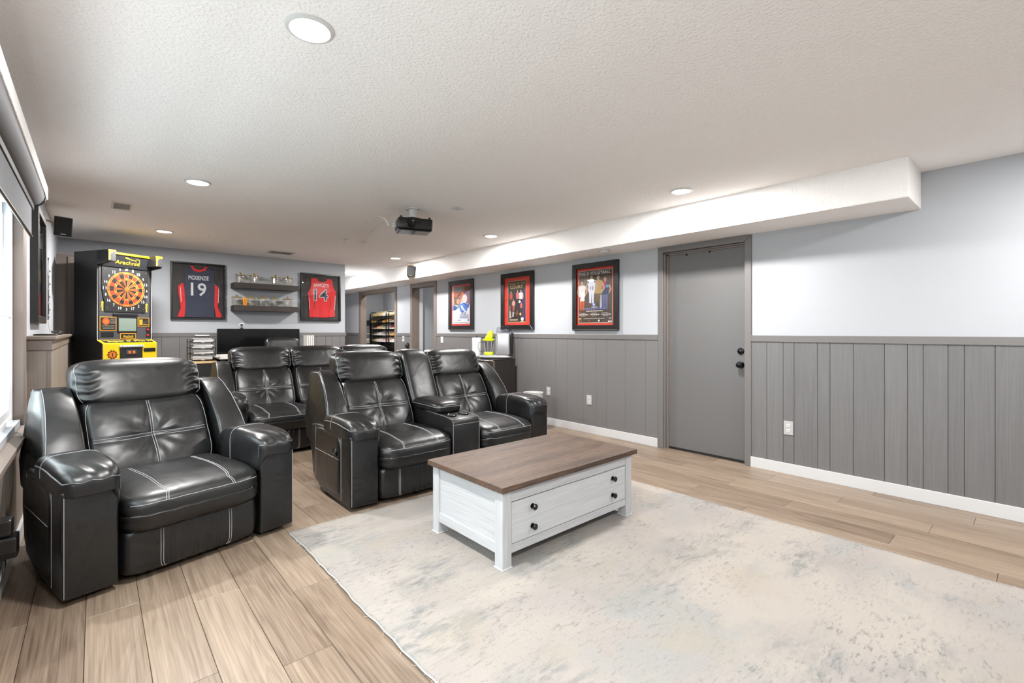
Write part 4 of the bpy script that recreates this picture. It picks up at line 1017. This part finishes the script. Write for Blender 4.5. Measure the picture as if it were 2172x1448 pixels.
# ================================================================== FAR WALL
def jersey_frame(x0, z0, w_, h_, label):
    t = frame('framed_jersey', w_, h_, .022, .05, (x0, YF-.001, z0), 0, label, 'framed jersey', 'framed jerseys on the far wall')
    MB().box(.02, w_-.02, -.008, -.003, .02, h_-.02).build('backing', 'mat_black', t); return t
def extrude(t, pts, w_, h_, y0, y1, mt, name):
    return MB().prism([(x*w_, (1-y)*h_) for x, y in pts], y0, y1, 'y', .0025, 1).build(name, mt, t)
JW, JH = .655, .80
t = jersey_frame(.772, 1.40, JW, JH, 'framed navy and red sleeveless jersey number 19 left of the shelves')
extrude(t, [(.23,.11),(.345,.07),(.40,.125),(.50,.15),(.60,.125),(.67,.07),(.785,.11),(.80,.27),(.83,.37),(.80,.55),(.79,.965),(.24,.965),(.25,.60),(.235,.38),(.25,.25)], JW, JH, -.022, -.008, 'navy_cloth', 'jersey_body')
for q in ([(.13,.42),(.225,.36),(.24,.45),(.265,.75),(.245,.965),(.12,.965),(.18,.80),(.14,.55)], [(.80,.36),(.885,.42),(.865,.6),(.86,.78),(.935,.93),(.925,.965),(.83,.965),(.79,.75)]):
    extrude(t, q, JW, JH, -.024, -.008, 'red_cloth', 'side_panel')
extrude(t, [(.345,.055),(.385,.055),(.43,.105),(.50,.122),(.57,.105),(.625,.055),(.67,.055),(.61,.135),(.50,.165),(.40,.135)], JW, JH, -.026, -.02, 'red_cloth', 'collar')
a = Art(JW, JH)
a.text('MCKIENZIE', .50, .735, .37, .075, (226, 226, 230)); a.text('19', .50, .53, .285, .235, (216, 217, 221))
for x in (.165, .87): a.poly([(x, .56), (x+.012, .56), (x+.028, .30), (x+.016, .30)] if x < .5 else [(x, .56), (x+.012, .56), (x+.004, .30), (x-.008, .30)], (236, 206, 196))
a.build('lettering', t, front_mtx(0, -.0243, 0)); pane(t, JW, JH, .022, -.04)
JW2, JH2 = .652, .785
t = jersey_frame(2.488, 1.396, JW2, JH2, 'framed red sleeveless jersey number 14 right of the shelves')
extrude(t, [(.25,.10),(.40,.095),(.44,.155),(.52,.165),(.62,.15),(.66,.095),(.78,.10),(.82,.27),(.88,.36),(.87,.6),(.85,.75),(.86,.90),(.60,.925),(.21,.92),(.20,.6),(.17,.42),(.23,.33),(.26,.2)], JW2, JH2, -.022, -.008, 'red_cloth', 'jersey_body')
a = Art(JW2, JH2)
def arc(x, y): return (x, y - .55*(x-.5)**2)
a.text('FAWCETT', .51, .765, .38, .075, (240, 232, 226), arc)
v, f = text_polys('14')
for dx, dy in ((-.012, 0), (.012, 0), (0, -.010), (0, .010), (.009, .008), (-.009, .008), (.009, -.008), (-.009, -.008)): a.text('14', .50+dx, .555+dy, .34, .235, (236, 234, 236))
a.text('14', .50, .555, .34, .235, (26, 40, 66))
for x in (.335, .73): a.rect(x, .26, x+.012, .52, (60, 24, 40))
a.poly([(.86, .55), (.87, .55), (.85, .24), (.84, .24)], (236, 226, 220)); a.poly([(.20, .5), (.21, .5), (.225, .24), (.215, .24)], (236, 226, 220))
a.build('lettering', t, front_mtx(0, -.0243, 0)); pane(t, JW2, JH2, .022, -.04)
for z, lb in ((1.862, 'upper dark wooden floating shelf with four glass jars'), (1.530, 'lower dark wooden floating shelf with five glass jars')):
    t = tag(MB().box(0, .90, -.24, 0, 0, .078, .002).build('floating_shelf', 'shelf_wood'), lb, 'shelf', 'floating shelves'); t.location = (1.50, YF-.001, z)
def jar(loc, label):
    t = empty('glass_jar', loc, rnd.uniform(0, 1), label, 'jar', 'glass jars on the floating shelves')
    if not hasattr(jar, 'me'):
        m = MB(); n = 24; rings = []
        for r, z in ((.060, .001), (.066, .008), (.068, .03), (.068, .095), (.066, .112), (.063, .118)):
            rings.append([m.v(((r*(1+.06*(k % 2))) * math.cos(k*2*math.pi/n), (r*(1+.06*(k % 2)))*math.sin(k*2*math.pi/n), z)) for k in range(n)])
        for A, B in zip(rings, rings[1:]):
            for k in range(n): m.bm.faces.new((A[k], A[(k+1)%n], B[(k+1)%n], B[k]))
        m.bm.faces.new(rings[0][::-1])
        j = m.build('jar_body', 'jar_glass', t)
        l = MB().lathe([(.069, .117), (.071, .119), (.071, .124), (.05, .130), (.02, .133), (.010, .136), (.008, .142), (.014, .149), (.011, .157), (0, .159)], n=24).build('lid', 'brass', t, True, angle=40)
        c = MB().lathe([(0, .006), (.053, .006), (.058, .02), (.060, .06), (.058, .108)], n=20, cap=False).build('inner_glass', 'jar_glass', t, True)
        jar.me = (j.data, l.data, c.data)
    else:
        for nm, me in zip(('jar_body', 'lid', 'inner_glass'), jar.me): link(nm, me, t)
names = ['leftmost', 'second', 'third', 'rightmost']
for k, x in enumerate((1.605, 1.785, 2.085, 2.262)): jar((x, 7.875, 1.940), f'lidded cut-glass jar on the upper floating shelf, {names[k]} of its four')
names = ['leftmost', 'second', 'third', 'fourth', 'rightmost']
for k, x in enumerate((1.555, 1.745, 1.90, 2.07, 2.26)): jar((x, 7.875, 1.608), f'lidded cut-glass jar on the lower floating shelf, {names[k]} of its five')
t = empty('orange_clips', (1.652, 7.82, 1.608), 0, 'orange plastic clip bundle between two jars on the lower shelf', 'clip')
for k, (dx, an) in enumerate(((-.012, -.08), (.004, .02), (.02, .10))):
    MB(Matrix.Rotation(an, 4, 'Y')).prism([(dx-.008, 0.0025), (dx+.008, 0.0025), (dx+.010, .10), (dx+.002, .125), (dx-.010, .118)], -.012+.012*k, -.002+.012*k, 'y', .002, 1).build('clip', 'orange_plastic', t)

# ================================================================== DESK AREA
t = empty('wood_cabinet', (.80, 7.36, 0), 0, 'light wood open cabinet with black interior behind the sofa', 'cabinet')
MB().box(0, .42, 0, .50, .80, .83, .003).build('top', 'light_wood', t)
for a in (0, .40): MB().box(a, a+.02, 0, .50, .0, .80, .002).build('side', 'light_wood', t)
MB().box(.02, .40, .48, .50, .03, .80).build('back', 'black_matte', t)
MB().box(.02, .40, .02, .48, .03, .05).build('shelf', 'light_wood', t); MB().box(.02, .40, .02, .48, .42, .44).build('shelf', 'light_wood', t)
MB().box(.02, .40, .004, .016, .06, .79, .002).build('door', 'black_matte', t)
t = empty('letter_tray', (.925, 7.40, .83), 0, 'black wire letter tray stacked with papers on the wood cabinet', 'letter tray')
TW, TD = .285, .26
for x in (0, TW):
    for y in (0, TD): MB().tube([(x, y, 0), (x, y, .30)], .005, 6).build('post', 'dark_metal', t, True)
for k in range(4):
    z = .02 + k*.078
    m = MB(); m.tube([(0, 0, z), (TW, 0, z), (TW, TD, z), (0, TD, z)], .004, 5, True)
    for q in range(1, 8): m.tube([(TW*q/8, 0, z), (TW*q/8, TD, z)], .0018, 4)
    tr = m.build('tray', 'dark_metal', t); tr['kind'] = 'stuff'
    for q in range(3):
        dx = rnd.uniform(-.012, .012)
        MB(Matrix.Translation((TW/2+dx, TD/2-.01, 0)) @ Matrix.Rotation(rnd.uniform(-.06, .06), 4, 'Z')).box(-.11, .11, -.14, .12, z+.005+q*.017, z+.005+q*.017+rnd.uniform(.006, .013), .001).build('paper_stack', ('paper', 'wire_white', 'outlet_gray')[q], t)
    MB().box(TW/2-.02, TW/2+.02, -.006, -.004, z-.008, z+.012).build('label_tab', 'white_plastic', t)
t = empty('router', (1.07, 7.50, 1.149), 0, 'flat white and black router lying on the letter tray', 'router')
MB().box(-.085, .085, -.06, .06, 0, .014, .005).build('base', 'black_plastic', t); MB().box(-.08, .08, -.058, .058, .014, .03, .007).build('cover', 'white_plastic', t)
t = empty('desk', (1.23, 7.20, 0), 0, 'white-topped desk under the dark television, hidden behind the sofa', 'desk')
MB().box(0, 1.62, 0, .72, .855, .88, .004).build('top', 'white_trim', t)
for x in (.02, 1.56):
    for y in (.03, .65): MB().box(x, x+.045, y, y+.045, 0, .855, .003).build('leg', 'black_plastic', t)
MB().box(.05, 1.57, .64, .66, .5, .85).build('back_rail', 'black_plastic', t)
t = empty('television', (1.805, 7.58, .88), 0, 'wide dark flat television on the desk with a blue reflection', 'television')
MB().box(-.545, .545, -.005, .04, .025, .385, .006).build('housing', 'black_plastic', t)
MB().box(-.538, .538, -.0075, -.004, .034, .378).build('screen', 'screen', t)
for x in (-.33, .33): MB().prism([(-.10, 0), (.10, 0), (.10, .006), (.02, .03), (-.02, .03), (-.10, .006)], x-.012, x+.012, 'x', .002, 1).build('foot', 'black_plastic', t)
t = empty('webcam', (1.565, 7.60, 1.2655), R(-14), 'small round white webcam with black lens on top of the television', 'webcam')
MB().lathe([(.022, 0), (.024, .004), (.01, .010), (.008, .022)], n=16).build('stand', 'black_plastic', t, True, angle=40)
MB().lathe([(0, -.026), (.018, -.024), (.030, -.014), (.033, 0), (.030, .014), (.018, .024), (0, .026)], (0, 0, .052), 24, 'y').build('head', 'white_plastic', t, True)
MB().lathe([(0, -.030), (.016, -.0295), (.0185, -.026), (.0185, -.02)], (0, 0, .052), 20, 'y').build('lens', 'black_gloss', t, True, angle=40)
t = empty('paper_stack', (1.32, 7.28, .88), R(4), 'low stack of white papers on the desk before the television', 'papers')
for k in range(4): MB(Matrix.Rotation(rnd.uniform(-.08, .08), 4, 'Z')).box(-.10, .10, -.07, .14, k*.008, k*.008+.007, .001).build('sheet_bundle', 'paper', t)
bl = ['leftmost of the row right of the television', 'second of the row right of the television', 'third of the row right of the television', 'rightmost of the row right of the television']
for k in range(4):
    t = empty('magazine', (2.415+k*.027, 7.55, .88), 0, f'upright pale magazine on the desk, {bl[k]}', 'magazine', 'upright magazines beside the television')
    h = .285 - .008*((k*7) % 3)
    MB().box(0, .022, -.11, .10, 0, h, .002).build('cover', 'paper', t); MB().box(.004, .018, -.1115, -.109, .01, h-.006).build('pages', 'wire_white', t)
# office chair between sofa and desk
t = empty('office_chair', (1.93, 6.62, 0), R(4), 'black leather office chair with armrests in front of the television', 'office chair')
def oc(p, q): p.y += (p.z-.5)*-.12*-1; return p
cu = Cushion((0, .20, .86), (.225, .05, .285), 8, oc); m = MB(); cu.mesh(m, 14, 4, 16); m.build('backrest', 'leather', t, True)
cu = Cushion((0, -.03, .47), (.25, .25, .055), 4.5); m = MB(); cu.mesh(m, 14, 14, 6); m.build('seat', 'leather', t, True)
for s_ in (-1, 1):
    MB().tube([(s_*.27, -.10, .50), (s_*.29, -.10, .70), (s_*.29, .14, .72), (s_*.24, .22, .72)], .016, 8).build('armrest_frame', 'black_plastic', t, True)
    cu = Cushion((s_*.29, 0, .735), (.035, .15, .022), 4); m = MB(); cu.mesh(m, 6, 10, 4); m.build('armrest', 'leather', t, True)
MB().lathe([(.028, .10), (.028, .30), (.02, .30), (.02, .42)], n=14).build('gas_lift', 'black_plastic', t, True, angle=40)
MB().tube([(0, .22, .60), (0, .26, .46), (0, .1, .42)], .02, 8).build('back_post', 'black_plastic', t, True)
for k in range(5):
    an = k*2*math.pi/5; ca, sa = math.cos(an), math.sin(an)
    lg_ = MB().tube([(0, 0, .11), (.15*ca, .15*sa, .09), (.28*ca, .28*sa, .07)], .02, 8).build('star_leg', 'black_plastic', t, True)
    MB(Matrix.Translation((.28*ca, .28*sa, .03)) @ Matrix.Rotation(an, 4, 'Z')).lathe([(.024, -.02), (.03, -.014), (.03, .014), (.024, .02)], (0, 0, 0), 14, 'y').build('caster', 'black_plastic', lg_, True, angle=40)

# ================================================================== FRIDGE CORNER
FZ = .846
t = empty('wine_fridge', (4.0, 4.885, 0), 0, 'black beverage fridge with steel-framed glass door against the right wall', 'fridge')
MB().box(.035, .40, 0, .80, .02, FZ-.012, .004).build('body', 'cabinet_black', t)
MB().box(.0, .405, -.003, .803, FZ-.012, FZ, .003).build('top', 'cabinet_black', t)
MB().box(.40, .425, .06, .74, .08, FZ-.09, .004).build('rear_condenser', 'black_matte', t)
dr = empty('door'); dr.parent = t
m = MB()
for q in ([(0, .06), (.80, .06), (.75, .11), (.05, .11)], [(0, FZ-.014), (.05, FZ-.064), (.75, FZ-.064), (.80, FZ-.014)], [(0, .06), (.05, .11), (.05, FZ-.064), (0, FZ-.014)], [(.80, .06), (.80, FZ-.014), (.75, FZ-.064), (.75, .11)]):
    m.prism(q, .0, .032, 'x', .003, 1)
m.build('door_frame', 'steel', dr)
MB().box(.010, .020, .05, .75, .11, FZ-.064).build('door_glass', 'screen', dr)
MB().tube([(-.03, .03, .30), (-.03, .03, .62)], .008, 8).build('handle', 'steel', dr, True)
for y in (.05, .75):
    for x in (.08, .37): MB().lathe([(.018, 0), (.018, .022)], (x, y, 0), 10).build('foot', 'black_plastic', t)
# frozen drink maker
t = empty('frozen_drink_maker', (4.215, 5.10, FZ), R(-50), 'silver frozen drink maker with lime green blender lid on the fridge', 'drink maker')
t.scale = (1.15, 1.15, 1.18)
bs = Cushion((0, .0, .022), (.20, .105, .022), 4.5); m = MB(); bs.mesh(m, 16, 10, 4); m.build('base', 'silver_paint', t, True)
tw = MB().prism([(.02, .04), (.19, .04), (.185, .30), (.03, .30)], -.09, .09, 'y', .02, 3).build('ice_tower', 'silver_paint', t, True, angle=40)
MB().box(.012, .024, -.05, .05, .06, .28, .004).build('tower_strip', 'outlet_gray', tw)
MB().prism([(.015, .302), (.195, .302), (.185, .36), (.15, .385), (.03, .37)], -.092, .092, 'y', .014, 2).build('ice_hopper_lid', 'clear_plastic', t, True, angle=40)
MB().prism([(.19, .03), (.20, .03), (.215, .30), (.205, .31)], -.08, .08, 'y', .003, 1).build('tower_back', 'black_plastic', t)
J = (-.085, 0)
MB().lathe([(.060, .044), (.062, .058), (.055, .072), (.050, .078)], (*J, 0), 24).build('jar_collar', 'lime', t, True, angle=40)
MB().lathe([(.046, .074), (.052, .10), (.066, .205), (.067, .215)], (*J, 0), 24, cap=False).build('blender_jar', 'clear_plastic', t, True)
for k in range(8):
    an = k*math.pi/4; MB().tube([(J[0]+.047*math.cos(an), .047*math.sin(an), .08), (J[0]+.0655*math.cos(an), .0655*math.sin(an), .205)], .0035, 4).build('jar_rib', 'outlet_gray', t)
MB().tube([(J[0]-.055, -.03, .20), (J[0]-.115, -.045, .19), (J[0]-.125, -.045, .13), (J[0]-.10, -.04, .08), (J[0]-.05, -.025, .09)], .010, 8).build('jar_handle', 'clear_plastic', t, True)
ld_ = MB().lathe([(.070, .206), (.073, .21), (.073, .224), (.064, .232), (.050, .236)], (*J, 0), 28).build('jar_lid', 'lime', t, True, angle=40)
MB().prism([(J[0]-.052, .232), (J[0]+.052, .232), (J[0]+.058, .30), (J[0]+.04, .335), (J[0]+.015, .335), (J[0]-.02, .28)], -.04, .04, 'y', .016, 3).build('pour_spout', 'lime', ld_, True, angle=40)
# paper towel
t = empty('paper_towel', (4.185, 5.50, FZ), 0, 'white paper towel roll standing on the fridge beside the drink maker', 'paper towel')
MB().lathe([(.075, 0), (.075, .010), (.07, .012), (0, .012)], n=28).build('holder_base', 'black_plastic', t, True, angle=40)
MB().lathe([(.012, .012), (.012, .30), (.016, .304), (.010, .318), (0, .32)], n=12).build('holder_post', 'black_plastic', t, True, angle=40)
MB().lathe([(.020, .014), (.062, .014), (.064, .02), (.064, .284), (.062, .288), (.020, .288)], n=36, cap=False).build('roll', 'towel', t, True, angle=40)
# white bin by the wall
t = empty('waste_bin', (4.16, 4.28, 0), R(20), 'white waste bin by the right wall, just showing above the loveseat arm', 'bin')
MB().lathe([(.10, 0), (.105, .005), (.120, .44), (.120, .445), (.115, .445), (.10, .012), (0, .012)], n=30).build('bucket', 'white_plastic', t, True, angle=40)
MB().lathe([(.122, .437), (.126, .441), (.126, .455), (.118, .455), (.117, .437)], n=30, cap=False).build('rim', 'white_plastic', t, True, angle=40)
MB(Matrix.Translation((0, 0, .45)) @ Matrix.Rotation(.10, 4, 'Y')).lathe([(.116, .0), (.10, .012), (0, .016)], n=28).build('swing_lid', 'outlet_gray', t, True, angle=40)

# ================================================================== SHOE CLOSET
SHOE = {}
def shoe_meshes(key, up, sole, mid):
    """low sneaker 0.28 m long, toe at -y, heel at +y"""
    mat('shoe_'+key, up, .7); mat('sole_'+key, sole, .7)
    secs = [(-.140, .018, .030), (-.132, .034, .044), (-.10, .046, .056), (-.05, .050, .070), (-.01, .046, .090), (.03, .040, .108), (.08, .038, .104), (.12, .037, .112), (.136, .026, .108), (.140, .016, .07)]
    m = MB(); rings = []
    for y, wd, h in secs:
        ring = []
        for k in range(12):
            a = 2*math.pi*k/12; x = wd*math.cos(a); zz = math.sin(a)
            if zz > 0: x *= (1 - .35*zz*zz*(h > .08))
            ring.append(m.v((x, y, .022 + (h-.022)*max(0, zz)**.8)))
        rings.append(ring)
    for A, B in zip(rings, rings[1:]):
        for k in range(12): m.bm.faces.new((A[k], A[(k+1)%12], B[(k+1)%12], B[k]))
    m.bm.faces.new(rings[0][::-1]); m.bm.faces.new(rings[-1])
    me = bpy.data.meshes.new('sneaker'); m.bm.to_mesh(me); m.bm.free(); me.materials.append(M['shoe_'+key]); me.shade_smooth()
    m = MB()
    out = [(-.144, .016), (-.13, .038), (-.09, .052), (-.04, .052), (.02, .043), (.08, .043), (.13, .040), (.145, .022)]
    poly = [(x, y) for y, x in out] + [(-x, y) for y, x in out[::-1]]
    m.prism(poly, 0, .026, 'z', .004, 1)
    so = bpy.data.meshes.new('sole'); m.bm.to_mesh(so); m.bm.free(); so.materials.append(M['sole_'+key])
    m = MB()
    for k in range(4): m.tube([(-.024, -.045+k*.018, .078+k*.008), (0, -.047+k*.018, .086+k*.008), (.024, -.045+k*.018, .078+k*.008)], .003, 4)
    la = bpy.data.meshes.new('laces'); m.bm.to_mesh(la); m.bm.free(); la.materials.append(M['shoe_'+mid] if 'shoe_'+mid in M else M['paper'])
    SHOE[key] = (me, so, la)
KINDS = [('white', (226, 220, 210), (236, 232, 226)), ('cream', (214, 190, 140), (226, 196, 136)), ('black', (34, 33, 34), (70, 66, 62)), ('gray', (140, 134, 128), (220, 214, 206)),
         ('tan', (186, 142, 86), (222, 178, 104)), ('pale pink', (216, 176, 160), (232, 222, 214)), ('dark green', (46, 66, 58), (214, 206, 196)), ('red', (150, 42, 40), (222, 214, 206))]
for k, u_, s_ in KINDS: shoe_meshes(k, u_, s_, 'white')
ordn = ['top', 'second', 'third', 'fourth', 'fifth']
def rack(x0, y0, y1, label, which, plan, tiers, top_z, dz=.152, dep=.30, who='pairs'):
    t = empty('shoe_rack', (x0, y0, 0), 0, label, 'shoe rack', 'shoe racks in the closet')
    ln = y1-y0
    for y in (0, ln):
        MB().tube([(0, y, 0), (0, y, top_z+.06), (.03, y, top_z+.10), (dep-.03, y, top_z+.10), (dep, y, top_z+.06), (dep, y, 0)], .010, 8).build('end_hoop', 'dark_metal', t, True)
    n_t = int(top_z/dz) + 1
    for k in range(n_t):
        z = top_z - k*dz
        if z < .05: break
        MB().box(0, dep, .01, ln-.01, z-.008, z-.002, .001).build('tier', 'dark_metal', t)
        if k < tiers:
            row = plan[k]; n = len(row)
            for i, kd in enumerate(row):
                for sd in (0, 1):
                    yy = y0 + ln*(i+.5)/n + (sd-.5)*.124
                    me, so, la = SHOE[kd]
                    o = link('sneaker', me, None); o.location = (x0 + .142 + rnd.uniform(-.008, .008), yy, z - .0005)
                    o.scale = (1, 1, 1.18)
                    o.rotation_euler = (0, 0, R(-90) + rnd.uniform(-.03, .03))
                    c = link('sole', so, o); c = link('laces', la, o); c['kind'] = 'stuff'
                    pos = ['right', 'middle', 'left'][i] if n == 3 else ['right', 'left'][i] if n == 2 else 'only'
                    tag(o, f'{"right" if sd == 0 else "left"} {kd} sneaker of the {pos} pair, {ordn[k]} tier of the {which} shoe rack', 'shoe', 'shoes on the closet racks')
    return t
rack(5.05, 10.10, 10.93, 'black metal shoe rack at the back of the closet, full of pale sneakers', 'far', [['white', 'cream', 'cream'], ['tan', 'black', 'tan'], ['gray', 'cream', 'red'], ['gray', 'white', 'gray'], ['pale pink', 'white', 'cream']], 5, 1.585)
rack(5.05, 9.22, 9.98, 'black metal shoe rack nearer the closet opening with dark shoes on top', 'near', [['black', 'black', 'cream'], ['pale pink', 'white', 'gray'], ['white', 'white', 'red'], ['dark green', 'dark green', 'tan'], ['white', 'black', 'white']], 5, 1.585)
t = rack(4.66, 10.66, 10.96, 'narrow black shoe rack in the closet corner', 'corner', [['black'], ['gray'], ['white']], 3, 1.36, .21, .28)

# ================================================================== LEDGE AND WINDOW SIDE
LZ = 1.198
t = empty('charging_pad', (-.268, 4.72, LZ), 0, 'flat black round charging pad on the left ledge', 'charger')
MB().lathe([(.058, 0), (.064, .003), (.064, .009), (.060, .012), (0, .012)], n=36).build('pad', 'black_plastic', t, True, angle=40)
MB().lathe([(0, .0125), (.045, .0125), (.046, .0118)], n=30).build('rubber_ring', 'black_matte', t)
t = empty('cord_tangle', (-.255, 5.75, LZ), 0, 'tangle of black cords lying on the left ledge', 'cord')
r2 = random.Random(21)
for k in range(3):
    pts = [(.03*math.sin(q*1.1+k), -.30+q*.06, .006+.028*abs(math.sin(q*.9+k*1.3))*(1 if 1 < q < 8 else .15)) for q in range(11)]
    MB().tube(pts, .0042, 6).build('cord', 'wire_black', t, True)
MB().box(-.02, .02, .26, .32, .0, .022, .004).build('plug', 'black_plastic', t)
t = empty('wire_ornament', (XL+.012, 6.10, 1.33), R(90), 'thin wire ornament hanging on the white wall above the ledge', 'wall ornament')
fr = [(-.06, 0), (-.07, .18), (-.05, .40), (-.02, .52), (0, .56), (.02, .52), (.055, .40), (.075, .18), (.06, .0)]
MB().tube([(x, -.004, z) for x, z in fr], .004, 5).build('outer_wire', 'outlet_gray', t, True)
MB().tube([(0, -.004, .58), (0, -.004, .30), (.01, -.004, .02)], .0045, 5).build('centre_wire', 'dark_metal', t, True)
for k in range(8):
    x, z = (-.055 + .11*(k % 2) + r2.uniform(-.012, .012)), .03 + k*.06
    MB().lathe([(0, 0), (.007, .005), (.008, .012), (.003, .022), (0, .024)], (x, -.012, z), 10).build('bead', 'outlet_gray', t, True)
MB().tube([(.0, -.006, .0), (.06, -.006, -.06), (.16, -.006, -.11), (.22, -.03, -.130)], .003, 5).build('tail_wire', 'wire_white', t, True)
t = empty('power_adapter', (XL+.006, 2.95, .345), 0, 'black power adapters plugged into the left wall below the window, with a cord', 'power adapter')
MB().box(0, .006, -.04, .04, -.075, .075, .003).build('outlet_plate', 'outlet_gray', t)
MB().box(.006, .072, -.045, .035, .012, .082, .008).build('upper_adapter', 'black_plastic', t)
MB().prism([(-.055, -.055), (-.04, -.085), (.03, -.085), (.042, -.06), (.042, .008), (-.055, .008)], .006, .088, 'x', .008, 2).build('lower_adapter', 'black_plastic', t)
MB().tube([(.05, -.01, -.085), (.05, -.012, -.11), (.045, -.06, -.16), (.035, -.16, -.20), (.03, -.30, -.30), (.03, -.5, -.338)], .0035, 6).build('cord', 'wire_black', t, True)
